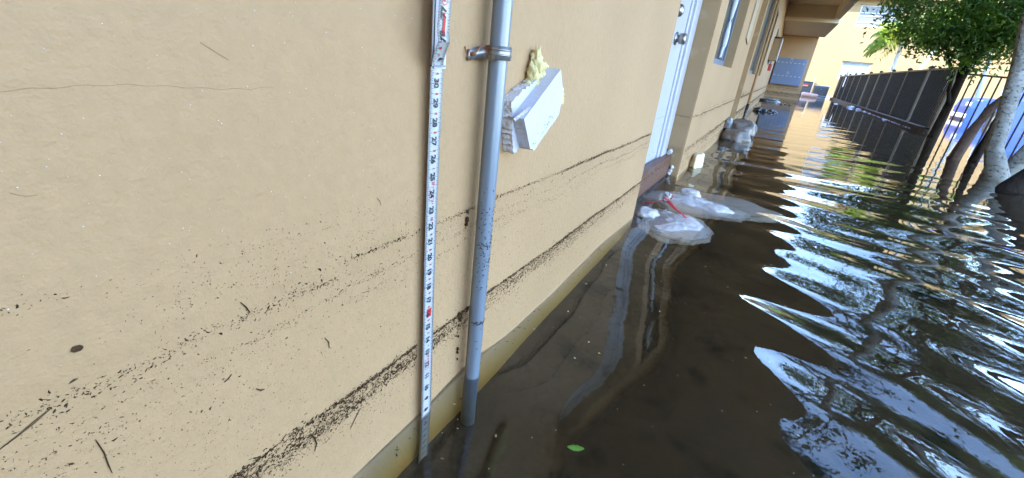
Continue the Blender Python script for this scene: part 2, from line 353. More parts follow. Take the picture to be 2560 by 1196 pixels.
# ------------------------------------------------------------------ the near building
NB = thing('apartment_building', (-0.15, 8, 0), 'long beige stucco apartment building running down the left side with debris lines above the floodwater', 'building')
DEP = 0.125
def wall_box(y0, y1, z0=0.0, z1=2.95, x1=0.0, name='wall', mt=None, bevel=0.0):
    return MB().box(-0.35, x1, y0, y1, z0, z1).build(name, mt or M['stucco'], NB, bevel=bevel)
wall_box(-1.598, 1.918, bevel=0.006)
wall_box(2.952, 3.256)
wall_box(3.256, 4.57, 0, 0.868)
wall_box(3.256, 4.57, 2.05, 2.95)
wall_box(4.57, 6.02)
wall_box(6.95, 7.2)
wall_box(7.2, 9.02, 0, 0.862); wall_box(7.2, 9.02, 2.05, 2.95)
wall_box(9.02, 9.42)
wall_box(9.42, 11.4, 0, 0.862); wall_box(9.42, 11.4, 2.05, 2.95)
wall_box(11.4, 22.0)
wall_box(1.918, 2.952, 2.25, 2.95); wall_box(6.02, 6.95, 2.25, 2.95)
# backs of the recesses
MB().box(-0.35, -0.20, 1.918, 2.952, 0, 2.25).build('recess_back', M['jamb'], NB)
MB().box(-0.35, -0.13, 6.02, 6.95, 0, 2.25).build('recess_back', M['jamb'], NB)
# jamb facing the camera beside the door, a thin darker skin 3 mm proud
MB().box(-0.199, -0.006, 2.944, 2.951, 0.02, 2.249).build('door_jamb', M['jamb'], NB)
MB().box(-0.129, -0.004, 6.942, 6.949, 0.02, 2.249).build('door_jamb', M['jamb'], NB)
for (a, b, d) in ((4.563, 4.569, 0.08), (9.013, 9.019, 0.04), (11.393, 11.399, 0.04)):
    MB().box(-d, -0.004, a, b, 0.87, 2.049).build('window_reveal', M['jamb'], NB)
# upper storey, walkway slab with its edge beam, roof
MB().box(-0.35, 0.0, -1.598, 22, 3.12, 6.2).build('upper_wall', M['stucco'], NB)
MB().box(-0.35, 1.42, -1.598, 26.0, 2.952, 3.118).build('walkway_slab', M['soffit'], NB)
MB().box(1.26, 1.42, -1.598, 17.0, 2.62, 2.95).build('edge_beam', M['soffit'], NB, bevel=0.012)
MB().box(0.002, 1.42, 17.0, 22.0, 2.50, 2.95).build('dropped_ceiling', M['soffit'], NB, bevel=0.012)
MB().box(-3.0, 1.55, -4, 26.0, 6.2, 6.42).build('roof', M['stucco'], NB)
MB().box(-3.0, -0.35, -4, 22.0, 0, 6.2).build('rear_mass', M['stucco'], NB)
MB().box(-0.35, 1.24, 22.0, 22.4, 0, 2.95).build('end_wall', M['stucco'], NB)
MB().box(-0.35, 1.24, 22.0, 22.4, 3.12, 6.2).build('end_wall', M['stucco'], NB)
MB().box(-0.35, 2.0, -4.3, -1.6, 0, 6.2).build('added_sky_blocker', M['stucco'], NB)  # unseen block added behind the camera to shut out sky and darken the wall
# railing bars on the walkway above (reflects in the water)
rl = MB().box(1.34, 1.40, -1.598, 22, 4.02, 4.07)
rl.build('walkway_rail', M['fence_post'], NB)
# door 1
dr = MB().box(-0.165, -0.122, 1.93, 2.752, 0.20, 2.2).build('door', M['door'], NB, bevel=0.003)
fr = MB(); fr.box(-0.19, -0.112, 2.756, 2.80, 0.19, 2.23); fr.box(-0.19, -0.098, 2.80, 2.942, 0.19, 2.23); fr.box(-0.19, -0.105, 1.93, 2.756, 2.2, 2.23)
fr.build('door_frame', M['door'], dr, bevel=0.004)
def lathe_x(x0, cy, cz, prof, n=24):
    b = MB(); vs = []; fs = []
    for (dx, r) in prof:
        for k in range(n): a = 2 * math.pi * k / n; vs.append((x0 + dx, cy + r * math.cos(a), cz + r * math.sin(a)))
    for i in range(len(prof) - 1):
        for k in range(n): a0 = i * n + k; a1 = i * n + (k + 1) % n; fs.append((a0, a1, a1 + n, a0 + n))
    fs += [tuple(range(n))[::-1], tuple(range((len(prof) - 1) * n, len(prof) * n))]
    b.add(vs, fs); return b
lathe_x(-0.122, 2.56, 0.955, [(0, .032), (.006, .031), (.008, .018), (.016, .018), (.020, .026), (.046, .027), (.052, .022)]).build('door_knob', M['knob'], dr, smooth=True)
lathe_x(-0.122, 2.49, 1.075, [(0, .030), (.012, .028), (.02, .02), (.024, .012)]).build('deadbolt', M['knob'], dr, smooth=True)
# window 1
def window(y0, y1, z0, z1, xp, glass, sillz=True):
    f = MB(); t = 0.035
    f.box(xp - .03, xp, y0, y1, z0, z0 + t + .01); f.box(xp - .03, xp, y0, y1, z1 - t, z1)
    f.box(xp - .03, xp, y0, y0 + t, z0 + t + .01, z1 - t); f.box(xp - .03, xp, y1 - t, y1, z0 + t + .01, z1 - t)
    fo = f.build('window', M['frame'], NB, bevel=0.002)
    MB().box(xp - .02, xp - .014, y0 + t, y1 - t, z0 + t + .01, z1 - t).build('pane', glass, fo)
    return fo
w1 = window(3.262, 4.562, 0.872, 2.045, -0.07, M['glass'])
MB().box(-0.088, -0.060, 4.23, 4.27, 0.918, 2.008).build('mullion', M['frame'], w1)
# tied curtain cord hanging in front of the panes, pinched at each knot
cz = 0.93; cpts = []; crad = []
while cz < 2.0:
    k = ((cz - 0.93) % 0.26) / 0.26
    cpts.append((-0.052, 4.03 + 0.012 * math.sin(cz * 5), cz)); crad.append(0.006 + 0.016 * math.sin(math.pi * k) ** 0.6 if cz > 1.0 else 0.010)
    cz += 0.02
MB().tube(cpts, crad, 10).build('curtain', M['curtain'], w1, smooth=True)
MB().tube([(-0.052, 4.03, 1.02), (-0.05, 3.975, 0.96), (-0.05, 3.955, 0.925)], [.010, .013, .006], 8).build('curtain_tail', M['curtain'], w1, smooth=True)
window(7.205, 9.012, 0.866, 2.045, -0.045, M['glass_green'])
window(9.425, 11.392, 0.866, 2.045, -0.045, M['glass_green'])
# slanting tan strip beside window 1
p = MB(); p.prism([(5.12, 1.15), (5.47, 1.115), (5.47, 2.1), (5.12, 2.1)], 0.002, 0.012); p.build('wall_strip', M['tan_strip'], NB)
# two small high windows further on, each with its own frame
for (a, b) in ((13.9, 14.7), (15.9, 16.7)):
    f = MB().box(0.001, 0.02, a, b, 1.18, 2.0).build('window', M['frame'], NB)
    MB().box(0.02, 0.024, a + .05, b - .05, 1.23, 1.95).build('pane', M['glass_green'], f)
# downspout
tag(MB().tube([(0.045, 8.7, 0.0), (0.045, 8.7, 2.9)], 0.022, 10).build('downspout', M['stucco'], None, smooth=True), 'slim beige downspout on the long wall beyond the second window pair, black at its foot', 'downspout')
o = MB().tube([(0.045, 8.7, 0.0), (0.045, 8.7, 0.40)], 0.025, 10).build('downspout_foot', M['blackbag'], None, smooth=True)
ds = [q for q in bpy.data.objects if q.name == 'downspout'][0]; o.parent = ds

# cabinet on the wall, fire alarm
cab = thing('meter_cabinet', (0.1, 13.3, 1.25), 'tan metal utility cabinet jutting from the left wall above the red alarm box', 'cabinet')
MB().box(0.001, 0.165, 13.2, 13.9, 1.25, 1.73).build('body', M['cabinet'], cab, bevel=0.006)
MB().box(0.155, 0.19, 13.185, 13.91, 1.24, 1.75).build('door', M['white'], cab, bevel=0.004)
MB().box(0.001, 0.18, 13.19, 13.92, 1.75, 1.765).build('lid', M['bark_brown'], cab)
al = thing('fire_alarm', (0.03, 15.5, 1.1), 'small red fire alarm box with a white side on the left wall near the mailboxes', 'alarm')
MB().box(0.001, 0.07, 15.3, 15.6, 1.04, 1.22).build('body', M['red'], al, bevel=0.004)
MB().box(0.07, 0.10, 15.32, 15.58, 1.05, 1.21).build('cover', M['white'], al, bevel=0.004)

# ------------------------------------------------------------------ mailboxes on the end wall
mx0, mx1, mz0, mz1, my = 0.045, 1.12, 0.67, 1.67, 21.998
mb = thing('mailbox_bank', (0.58, 21.9, 0.67), 'blue-grey bank of metal mailboxes in two rows on the shaded end wall', 'mailboxes')
MB().box(mx0, mx1, my - 0.14, my, mz0, mz1).build('housing', M['mailbox'], mb, bevel=0.01)
wdt = (mx1 - mx0 - 0.04) / 7; hh = (mz1 - mz0 - 0.06) / 2
dm = MB().box(-wdt / 2 + .004, wdt / 2 - .004, -0.008, 0, -hh / 2 + .004, hh / 2 - .004).build('mail_door', M['mailbox'], mb, bevel=0.003)
lm = MB().box(-0.032, 0.032, -0.004, 0, -0.009, 0.009)
for r_ in range(2):
    for c_ in range(7):
        loc = (mx0 + .02 + wdt * (c_ + .5), my - 0.141, mz0 + .02 + hh / 2 + r_ * (hh + .02))
        if r_ == 0 and c_ == 0: d = dm; d.matrix_parent_inverse = Matrix.Translation(-mb.location); d.location = loc
        else: d = stamp(dm, mb, loc)
        t = MB().box(-0.036, 0.036, -0.013, -0.0085, 0.075, 0.097).build('name_slot', M['white'], None); t.parent = d
    fx = mx0 + .02 + wdt * 3.5; fz = mz0 + .02 + hh / 2 + r_ * (hh + .02)
    q = MB(); a = 0.045
    for (x0, x1, z0, z1) in ((-a, -a + .008, .115, .20), (a - .008, a, .115, .20), (-a + .008, a - .008, .19, .20), (-a * .8, a * .8, .225, .245)):
        q.box(fx + x0, fx + x1, my - 0.157, my - 0.151, fz + z0, fz + z1)
    q.build('lock_outline', M['white'], mb)

# ------------------------------------------------------------------ far building
FB = thing('apartment_block', (8, 32, 0), 'sunlit pale yellow two-storey apartment block closing the far end behind the fence', 'building')
fw = MB(); Y0 = 32.0
wins = [(3.05, 4.85, 3.92, 4.95), (3.12, 4.42, 1.20, 2.18), (6.9, 7.9, 1.20, 2.22), (10.0, 11.6, 1.25, 2.35), (8.3, 9.9, 3.92, 4.95)]
xsb = sorted(set([-6, 24] + [a for w_ in wins for a in w_[:2]])); zsb = sorted(set([0, 5.2] + [a for w_ in wins for a in w_[2:]]))
for i in range(len(xsb) - 1):
    for j in range(len(zsb) - 1):
        cx = (xsb[i] + xsb[i + 1]) / 2; czz = (zsb[j] + zsb[j + 1]) / 2
        if any(a < cx < b and c < czz < d for a, b, c, d in wins): continue
        fw.add([(xsb[i], Y0, zsb[j]), (xsb[i + 1], Y0, zsb[j]), (xsb[i + 1], Y0, zsb[j + 1]), (xsb[i], Y0, zsb[j + 1])], [(0, 1, 2, 3)])
for a, b, c, d in wins:
    fw.add([(a, Y0, c), (b, Y0, c), (b, Y0, d), (a, Y0, d), (a, Y0 + .2, c), (b, Y0 + .2, c), (b, Y0 + .2, d), (a, Y0 + .2, d)], [(0, 1, 5, 4), (1, 2, 6, 5), (2, 3, 7, 6), (3, 0, 4, 7)])
fw.build('wall', M['stucco_far'], FB)
MB().box(-6, 24, 32.25, 44, 0, 5.2).build('rear_mass', M['stucco_far'], FB)
MB().box(-6.2, 24.2, 31.55, 44, 5.2, 5.75).build('roof', M['stucco_far'], FB, bevel=0.02)
MB().box(-6, 24, 31.93, 31.99, 0.0, 0.30).build('waterline_stain', mat('damp_tan_stain', (0.42, 0.27, 0.13), 0.8, c2=(0.52, 0.35, 0.18), nscale=2), FB)
for i, (a, b, c, d) in enumerate(wins):
    f = MB(); t = .06
    f.box(a, b, Y0 + .06, Y0 + .12, c, c + t * 1.3); f.box(a, b, Y0 + .06, Y0 + .12, d - t, d); f.box(a, a + t, Y0 + .06, Y0 + .12, c + t * 1.3, d - t); f.box(b - t, b, Y0 + .06, Y0 + .12, c + t * 1.3, d - t)
    if i in (0, 4):
        f.box(a + t, b - t, Y0 + .07, Y0 + .11, c + .50, c + .54); f.box(a + t, b - t, Y0 + .07, Y0 + .11, c + .64, c + .68); f.box(a + t, b - t, Y0 + .08, Y0 + .11, c + .20, c + .225)
    else: f.box(a + t, b - t, Y0 + .07, Y0 + .11, c + .48, c + .52)
    fo = f.build('window', M['white'], FB)
    MB().box(a + .02, b - .02, Y0 + .10, Y0 + .115, c + .02, d - .02).build('pane', M['glass_pale'] if i == 1 else mat('grey_blind_glass', (0.09, 0.095, 0.105), 0.3, c2=(0.12, 0.125, 0.135), nscale=3, stretch=(.3, 1, 30)), fo)
    if i == 1:
        for (u, wd) in ((a + .42, .05), (a + 1.05, .04)):
            g1 = MB(); g1.add([(u - wd, Y0 + .092, c + .05), (u + wd, Y0 + .092, c + .05), (u + .004, Y0 + .092, d - .25)], [(0, 1, 2)]); g1.build('curtain_gap', M['glass'], fo)
    MB().box(a - .05, b + .05, Y0 - .05, Y0 - .002, d, d + .06).build('window_head', M['stucco_far'], fo)

# ------------------------------------------------------------------ AC condensers, foam roll, hose bib
ac = thing('ac_condenser', (1.65, 29.1, 0), 'dark louvred air conditioner with a red and white sticker beside the end wall', 'air conditioner', 'air conditioners at the far wall')
MB().box(1.25, 1.93, 29.0, 29.6, 0.1, 0.93).build('casing', M['ac_dark'], ac, bevel=0.01)
lv = MB().box(-0.32, 0.30, -0.03, -0.004, -0.018, 0.018).build('louvre', M['ac'], ac)
for i in range(9):
    loc = (1.59, 28.998, 0.2 + i * .075)
    if i == 0: lv.location = loc
    else: stamp(lv, ac, loc)
q = MB().box(1.50, 1.74, 28.955, 28.965, 0.74, 0.80).box(1.50, 1.74, 28.955, 28.965, 0.68, 0.70); q.build('red_sticker', M['red'], ac)
MB().box(1.50, 1.74, 28.956, 28.966, 0.702, 0.738).build('white_sticker', M['white'], ac)
ac2 = thing('ac_condenser', (2.4, 29.0, 0), 'squat grey air conditioner with a small blue badge standing by the far fence end', 'air conditioner', 'air conditioners at the far wall')
MB().box(2.06, 2.70, 29.0, 29.6, 0.05, 0.76).build('casing', M['ac'], ac2, bevel=0.015)
MB().box(2.04, 2.72, 28.98, 29.62, 0.76, 0.80).build('top_cover', M['white'], ac2, bevel=0.01)
gr = MB()
for i in range(14): gr.box(2.10 + i * .042, 2.115 + i * .042, 28.985, 28.998, 0.22, 0.70)
gr.build('coil_guard', M['ac_dark'], ac2)['kind'] = 'stuff'
b_ = lathe_x(0, 0, 0, [(0, .045), (.01, .04)], 16); b_.v = [(y + 2.38, 28.985 - x, z * .6 + .62) for (x, y, z) in b_.v]; b_.build('badge', M['blue'], ac2)
MB().box(2.06, 2.72, 28.975, 28.984, 0.28, 0.30).box(2.06, 2.72, 28.975, 28.984, 0.20, 0.22).build('trim', M['white'], ac2)
fr_ = MB().tube([(1.56, 28.6, .27), (1.62, 28.6, .28), (2.25, 28.62, .25), (2.30, 28.62, .25)], [.10, .12, .12, .09], 14, rough=.12); tag(fr_.build('foam_roll', M['pink'], None, smooth=True), 'pale pink roll floating in front of the air conditioners', 'foam roll')
hb = MB().tube([(2.10, 31.9, .18), (2.10, 31.9, .98), (2.10, 31.85, 1.06)], [.018, .018, .03], 8).tube([(2.04, 31.84, 1.06), (2.16, 31.84, 1.06)], .03, 8); tag(hb.build('water_tap', M['white'], None, smooth=True), 'white water tap on a standpipe against the sunlit far wall', 'tap')

# ------------------------------------------------------------------ fence
FX = 3.15; FTOP = 1.36
fe = thing('metal_fence', (FX, 20, 0), 'long black metal picket fence running back from the dark tree to the far building', 'fence', 'black metal fences round the flooded yard')
posts = [11.45 + 1.93 * i for i in range(11)]
pk = MB().box(-.0108, .0108, -.009, .009, 0.02, FTOP - .02).build('picket', M['fence'], fe)
y = posts[0] + .11; first = True
while y < posts[-1] - .05:
    if min(abs(y - p_) for p_ in posts) > .045:
        if first: pk.location = (FX, y, 0); first = False
        else: stamp(pk, fe, (FX, y, 0))
    y += .112
MB().box(FX - .02, FX + .02, posts[0], posts[-1], FTOP - .02, FTOP + .015).build('top_rail', M['fence_post'], fe)
MB().box(FX - .015, FX + .015, posts[0], posts[-1], 0.24, 0.27).build('bottom_rail', M['fence'], fe)
po = MB().box(-.03, .03, -.03, .03, 0.0, FTOP + .03).build('post', M['fence_post'], fe); po.location = (FX, posts[0], 0)
cp = MB().box(-.045, .045, -.045, .045, FTOP + .031, FTOP + .06).add([(-.04, -.04, FTOP + .061), (.04, -.04, FTOP + .061), (.04, .04, FTOP + .061), (-.04, .04, FTOP + .061), (0, 0, FTOP + .09)], [(0, 1, 4), (1, 2, 4), (2, 3, 4), (3, 0, 4)]).build('cap', M['fence'], None); cp.parent = po
for yy in posts[1:]:
    c = stamp(po, fe, (FX, yy, 0)); d = cp.copy(); COL.objects.link(d); d.parent = c
MB().box(FX - .006, FX - .001, 27.55, 27.95, 0.85, 1.30).build('white_notice', M['white'], fe).location = (-.03, 0, 0)
f2 = thing('metal_fence', (4.5, 11.0, 0), 'widely spaced black picket fence run turning right behind the tree trunks', 'fence', 'black metal fences round the flooded yard')
pk2 = None; x = FX + .10
while x < 6.6:
    if pk2 is None: pk2 = MB().box(-.010, .010, -.010, .010, 0.02, FTOP - .11).build('picket', M['fence'], f2); pk2.location = (x, 11.0, 0)
    else: stamp(pk2, f2, (x, 11.0, 0))
    x += .122
MB().box(FX, 6.7, 10.98, 11.02, FTOP - .13, FTOP - .10).build('top_rail', M['fence'], f2)
MB().box(FX, 6.7, 10.985, 11.015, 0.05, 0.075).build('bottom_rail', M['fence'], f2)
struct(MB().box(FX - .14, FX - .035, 11.7, 30.6, 0, 0.27).build('kerb', M['kerb'], None, bevel=.01))

# ------------------------------------------------------------------ blue car beyond the fence
car = thing('parked_car', (8.6, 23, 0), 'blue car standing in the water behind the fence at the right', 'car')
body = MB()
prof = [(6.45, .05), (6.42, .62), (6.52, .90), (6.75, .97), (7.55, 1.02), (8.15, 1.52), (8.6, 1.62), (10.2, 1.58), (10.9, 1.08), (11.1, 1.0), (11.12, .05)]
n_ = len(prof); ysl = [(22.0, .93), (22.06, 1.0), (23.7, 1.0), (23.76, .93)]
vs = []
for (yy, sc_) in ysl:
    for (x_, z_) in prof: vs.append((8.7 + (x_ - 8.7) * sc_, yy + (.14 if yy < 23 else -.14) * max(0, (z_ - 1.0) / .6), z_))
fs = [tuple(range(n_))] + [tuple(range(3 * n_, 4 * n_))[::-1]]
for i in range(3):
    for k in range(n_): fs.append((i * n_ + k, i * n_ + (k + 1) % n_, (i + 1) * n_ + (k + 1) % n_, (i + 1) * n_ + k))
body.add(vs, fs); body.build('body', M['car'], car, bevel=.03)
def slab(pts, mt_, nm, par):   # quad with thickness toward -y
    b = MB(); b.add([(x_, y_ - .012, z_) for x_, y_, z_ in pts] + [(x_, y_ + .01, z_) for x_, y_, z_ in pts], [(0, 1, 2, 3), (7, 6, 5, 4), (0, 1, 5, 4), (1, 2, 6, 5), (2, 3, 7, 6), (3, 0, 4, 7)]); return b.build(nm, mt_, par)
slab([(7.85, 22.03, 1.08), (9.0, 22.03, 1.08), (9.0, 22.13, 1.52), (8.30, 22.13, 1.50)], M['glass'], 'side_window', car)
slab([(9.08, 22.03, 1.08), (10.5, 22.03, 1.08), (10.1, 22.13, 1.50), (9.08, 22.13, 1.52)], M['glass'], 'side_window', car)
MB().box(6.38, 6.50, 22.1, 23.6, .24, .40).build('bumper', M['white'], car, bevel=.03)
MB().box(6.36, 6.46, 22.12, 22.4, .66, .80).build('headlight', M['white'], car, bevel=.02)
for x_ in (7.3, 10.2):
    wv = MB(); wv.tube([(x_, 21.96, .33), (x_, 22.2, .33)], .33, 20); tw = wv.build('wheel', M['rubber'], car)
    MB().tube([(x_, 21.95, .33), (x_, 21.98, .33)], .2, 16).build('rim', M['ac'], tw)

# ------------------------------------------------------------------ trees
def crown(name, centers, n, leaf, mt_, parent, seed, droop=0.3, spread=(.16, .16, .10), per=34):
    r = np.random.default_rng(seed)
    # clumps: twig-end centres inside the ellipsoids
    P = []
    for (c, rad, share) in centers:
        k = int(n * share); nc = max(5, k // per)
        u = r.normal(size=(nc, 3)); u /= np.linalg.norm(u, axis=1)[:, None]; u *= (r.uniform(0.15, 1, (nc, 1)) ** 0.45)
        cc = np.array(c) + u * np.array(rad)
        idx = r.integers(0, nc, k)
        P.append(cc[idx] + r.normal(size=(k, 3)) * np.array(spread))
    P = np.concatenate(P); k = len(P)
    d = r.normal(size=(k, 3)); d[:, 2] -= droop; d /= np.linalg.norm(d, axis=1)[:, None]
    s = r.normal(size=(k, 3)); s -= (s * d).sum(1)[:, None] * d; s /= np.linalg.norm(s, axis=1)[:, None]
    nn = np.cross(d, s)
    L = leaf * r.uniform(.6, 1.25, (k, 1)); W = L * r.uniform(.34, .5, (k, 1))
    V = np.stack([P, P + d * L * .45 + s * W * .5 + nn * L * .06, P + d * L - nn * L * .1, P + d * L * .45 - s * W * .5 + nn * L * .06], 1).reshape(-1, 3)
    a = np.arange(k)[:, None] * 4
    Fc = np.concatenate([a + [[0, 1, 2]], a + [[0, 2, 3]]], 1).reshape(-1, 3)
    o = np_mesh(name, V, Fc, mt_, parent=parent)
    return P, o
def limbs(base_pts, rads, tips, mt_, parent, seed, n=14, name='trunk'):
    b = MB(); b.tube(base_pts, rads, n, rough=.35, seed=seed); b.build(name, mt_, parent, smooth=True)
    r = random.Random(seed); o = MB(); top = Vector(base_pts[-1])
    for t in tips:
        t = Vector(t); i = r.randint(max(0, len(base_pts) - 3), len(base_pts) - 1); s = Vector(base_pts[i]); r0 = rads[i] * .6
        mid = s.lerp(t, .5) + Vector((r.uniform(-.2, .2), r.uniform(-.2, .2), r.uniform(.0, .3)))
        q = [s, s.lerp(mid, .5) + Vector((r.uniform(-.05, .05),) * 3), mid, mid.lerp(t, .5) + Vector((r.uniform(-.08, .08),) * 3), t]
        o.tube(q, [r0, r0 * .75, r0 * .5, r0 * .3, r0 * .12], 6)
    if tips: o.build('branch', mt_, parent, smooth=True)

def leafy(name, loc, label, base, rads, centers, n, leaf, lm_, bm_, seed, ntips=9, spread=(.15, .15, .10), per=380):
    t = thing(name, loc, label, 'tree', 'trees standing in the flooded yard')
    r = random.Random(seed); tips = []
    for k in range(ntips):
        c, rad, sh = centers[k % len(centers)]
        tips.append(tuple(c[i] + rad[i] * r.uniform(-.75, .75) for i in range(3)))
    limbs(base, rads, tips, bm_, t, seed); crown('crown', centers, n, leaf, lm_, t, seed, spread=spread, per=per)
    return t
# tree A: dark trunk at the fence corner
TA = leafy('leafy_tree', (3.0, 10.5, 0), 'dark-barked leafy tree at the fence corner, its crown hanging over the fence',
      [(2.93, 10.5, -.05), (2.98, 10.5, .2), (3.0, 10.5, .7), (2.99, 10.5, 1.15), (3.0, 10.5, 1.38)], [.095, .072, .064, .062, .060],
      [((3.6, 10.6, 2.9), (1.5, 1.4, 1.0), .40), ((2.3, 10.3, 2.35), (.75, .9, .75), .20), ((3.5, 10.2, 1.95), (1.0, .8, .42), .20), ((2.75, 10.2, 1.80), (.6, .5, .34), .10), ((4.9, 11, 3.9), (1.2, 1.4, 1.3), .10), ((2.95, 10.3, 1.42), (.16, .3, .16), .012), ((2.3, 10.2, 1.62), (.22, .3, .10), .012)],
      25000, .085, M['leaf_dark'], M['bark_dark'], 3, spread=(.17, .17, .11), per=48)
MB().tube([(3.0, 10.48, 1.30), (3.08, 10.48, 1.5), (3.17, 10.48, 1.82), (3.3, 10.5, 2.2), (3.5, 10.6, 2.9)], [.055, .042, .037, .034, .03], 10, rough=.3).build('limb', M['bark_dark'], TA, smooth=True)
# tree B: pale lichened trunk
leafy('pale_tree', (2.45, 5.9, 0), 'thick pale grey lichen-spotted tree trunk with a flared dark foot at the right edge',
      [(2.40, 5.85, -.05), (2.40, 5.8, .12), (2.36, 5.74, .24), (2.25, 5.70, .45), (2.215, 5.70, .70), (2.15, 5.70, 1.1), (2.06, 5.7, 1.5), (1.98, 5.7, 2.2), (1.98, 5.7, 3.0)], [.19, .13, .085, .064, .059, .056, .053, .05, .045],
      [((2.3, 5.9, 4.3), (1.5, 1.7, 1.1), .7), ((3.3, 6.4, 3.3), (.8, .8, .6), .3)], 7000, .10, M['leaf_mid'], M['bark_pale'], 5)
# tree C: brown leaning trunk
leafy('leaning_tree', (2.4, 7.0, 0), 'brown tree trunk leaning to the right behind the pale trunk, its foot wet and black',
      [(2.36, 7.1, -.05), (2.40, 7.02, .20), (2.42, 7.0, .45), (2.47, 7.0, .75), (2.64, 7.0, 1.05), (3.1, 7.0, 1.5), (3.7, 7.1, 2.3), (4.1, 7.3, 3.2)], [.09, .062, .055, .050, .047, .044, .04, .035],
      [((4.3, 7.6, 4.0), (1.4, 1.5, 1.3), .8), ((3.3, 7.4, 3.2), (.7, .8, .6), .2)], 11000, .10, M['leaf_dark'], M['bark_brown'], 8)
# tree D: slim dark trunk between them
leafy('slender_dark_tree', (2.6, 7.4, 0), 'slim black leaning trunk between the brown trunk and the pale trunk',
      [(2.62, 7.2, -.05), (2.62, 7.2, .2), (2.66, 7.25, .6), (2.72, 7.3, 1.0), (3.0, 7.5, 1.9), (3.4, 8.0, 3.0)], [.06, .045, .040, .038, .035, .03],
      [((3.6, 8.6, 4.6), (1.5, 1.5, 1.3), 1.0)], 12000, .10, M['leaf_mid'], M['bark_dark'], 12, 6)
# tree E: second pale trunk, far right, and black trunk in front of it
leafy('mottled_pale_tree', (2.6, 5.6, 0), 'second pale mottled trunk cut by the right edge of the photo',
      [(2.45, 5.9, -.05), (2.45, 5.85, .2), (2.52, 5.75, .55), (2.65, 5.7, .9), (3.1, 5.7, 1.8), (3.9, 6.2, 3.0)], [.10, .07, .058, .052, .048, .04],
      [((4.6, 6.6, 3.9), (1.4, 1.4, 1.2), 1.0)], 8000, .10, M['leaf_dark'], M['bark_pale'], 14, 6)
leafy('black_trunk_tree', (2.3, 5.0, 0), 'black wet trunk slanting out of frame at the lower right of the pale trunk',
      [(2.20, 5.05, -.05), (2.27, 5.1, .18), (2.42, 5.15, .42), (2.62, 5.2, .75), (3.0, 5.2, 1.3), (3.7, 5.2, 2.3)], [.12, .085, .068, .060, .055, .04],
      [((4.7, 5.2, 3.4), (1.2, 1.3, 1.0), 1.0)], 5500, .095, M['leaf_mid'], M['bark_dark'], 17, 6)

# palms beside the far building
def palm(loc, top, trunk_r, nf, L, label, seed):
    t = thing('palm_tree', loc, label, 'palm', 'palms in front of the far building'); r = random.Random(seed)
    a = Vector(loc); b = Vector(top)
    MB().tube([a.lerp(b, k / 6) + Vector((.04 * math.sin(k), 0, 0)) for k in range(7)], [trunk_r * (1.15 - .3 * k / 6) for k in range(7)], 10).build('trunk', M['palm_trunk'], t, smooth=True)
    for k in range(nf):
        an = 2 * math.pi * k / nf + r.uniform(-.3, .3); el = r.uniform(.1, 1.15); d = Vector((math.cos(an), math.sin(an), 0))
        m_ = MB(); ln = L * r.uniform(.8, 1.1); pts = []
        for i in range(15):
            s = i / 14; pts.append(b + d * (ln * s * math.cos(el * (1 - s * .6))) + Vector((0, 0, ln * (math.sin(el) * s - (.55 + .5 * math.cos(el)) * s * s))))
        m_.tube(pts, [.022 * (1 - .8 * i / 14) for i in range(15)], 4)
        side = d.cross(Vector((0, 0, 1)))
        for i in range(1, 15):
            for sgn in (-1, 1):
                for sub in (0, .5):
                    p0 = pts[i].lerp(pts[min(i + 1, 14)], sub); w_ = .035; ll = .55 * math.sin(math.pi * (.12 + .8 * i / 14)) + .12
                    e = p0 + side * sgn * ll * .75 + d * ll * .45 + Vector((0, 0, -ll * r.uniform(.25, .75)))
                    m2 = p0.lerp(e, .5) + Vector((0, 0, .06)); q = d * w_
                    m_.add([p0 - q * .4, p0 + q * .4, m2 + q, m2 - q, e], [(0, 1, 2, 3), (3, 2, 4)])
        m_.build('frond', M['frond'], t)
palm((4.45, 26, 0), (4.50, 26, 3.30), .075, 30, 1.15, 'bright yellow-green palm in front of the far building, upper left of the leaves', 2)
palm((4.75, 25, 0), (5.75, 25, 3.9), .06, 14, 1.2, 'thin leaning palm trunk just right of the bright palm', 4)
palm((7.6, 26, 0), (7.3, 26, 3.8), .075, 14, 1.2, 'palm trunk rising behind the fence to the left of the pale trunk', 6)

# ------------------------------------------------------------------ tape measure
TY = 0.4815
tp = thing('tape_measure', (0.012, TY, 0.0), 'white tape measure blade with black inch numbers standing upright against the wall in the water', 'tape measure')
def TX(z): return 0.010 + 0.0012 * math.sin(z * 9)
b = MB(); zs = np.linspace(0.0, 0.93, 94); hw = .0125
prof = [(-hw, .0022), (-hw * .6, .0008), (0, 0), (hw * .6, .0008), (hw, .0022)]    # slight hollow of the blade
def ribbon(zs, cx, cy, prof, th=.0006):
    b = MB(); vs = []; n = len(prof)
    for z in zs:
        for (dy, dx) in prof: vs.append((cx(z) + dx, cy(z) + dy, z))
        for (dy, dx) in prof[::-1]: vs.append((cx(z) + dx - th, cy(z) + dy, z))
    k = 2 * n; fs = []
    for i in range(len(zs) - 1):
        for j in range(k): a0 = i * k + j; a1 = i * k + (j + 1) % k; fs.append((a0, a1, a1 + k, a0 + k))
    fs += [tuple(range(k))[::-1], tuple(range((len(zs) - 1) * k, len(zs) * k))]
    b.add(vs, fs); return b
ribbon(zs, TX, lambda z: TY, prof).build('blade', [M['tape']], tp, smooth=False)
ZF = 0.783
def FXt(z): t = max(0, z - ZF); return 0.0145 + 0.016 * min(1, t / .03) ** 1.3 + .05 * t
def FYt(z): t = max(0, z - ZF); return TY - .004 - .014 * min(1, t / .04) - .0 * t
hw2 = .0112
prof2 = [(-hw2, .0020), (-hw2 * .6, .0007), (0, 0), (hw2 * .6, .0007), (hw2, .0020)]
ribbon(np.linspace(ZF, 0.95, 40), FXt, FYt, prof2).build('folded_blade', [M['tape']], tp)
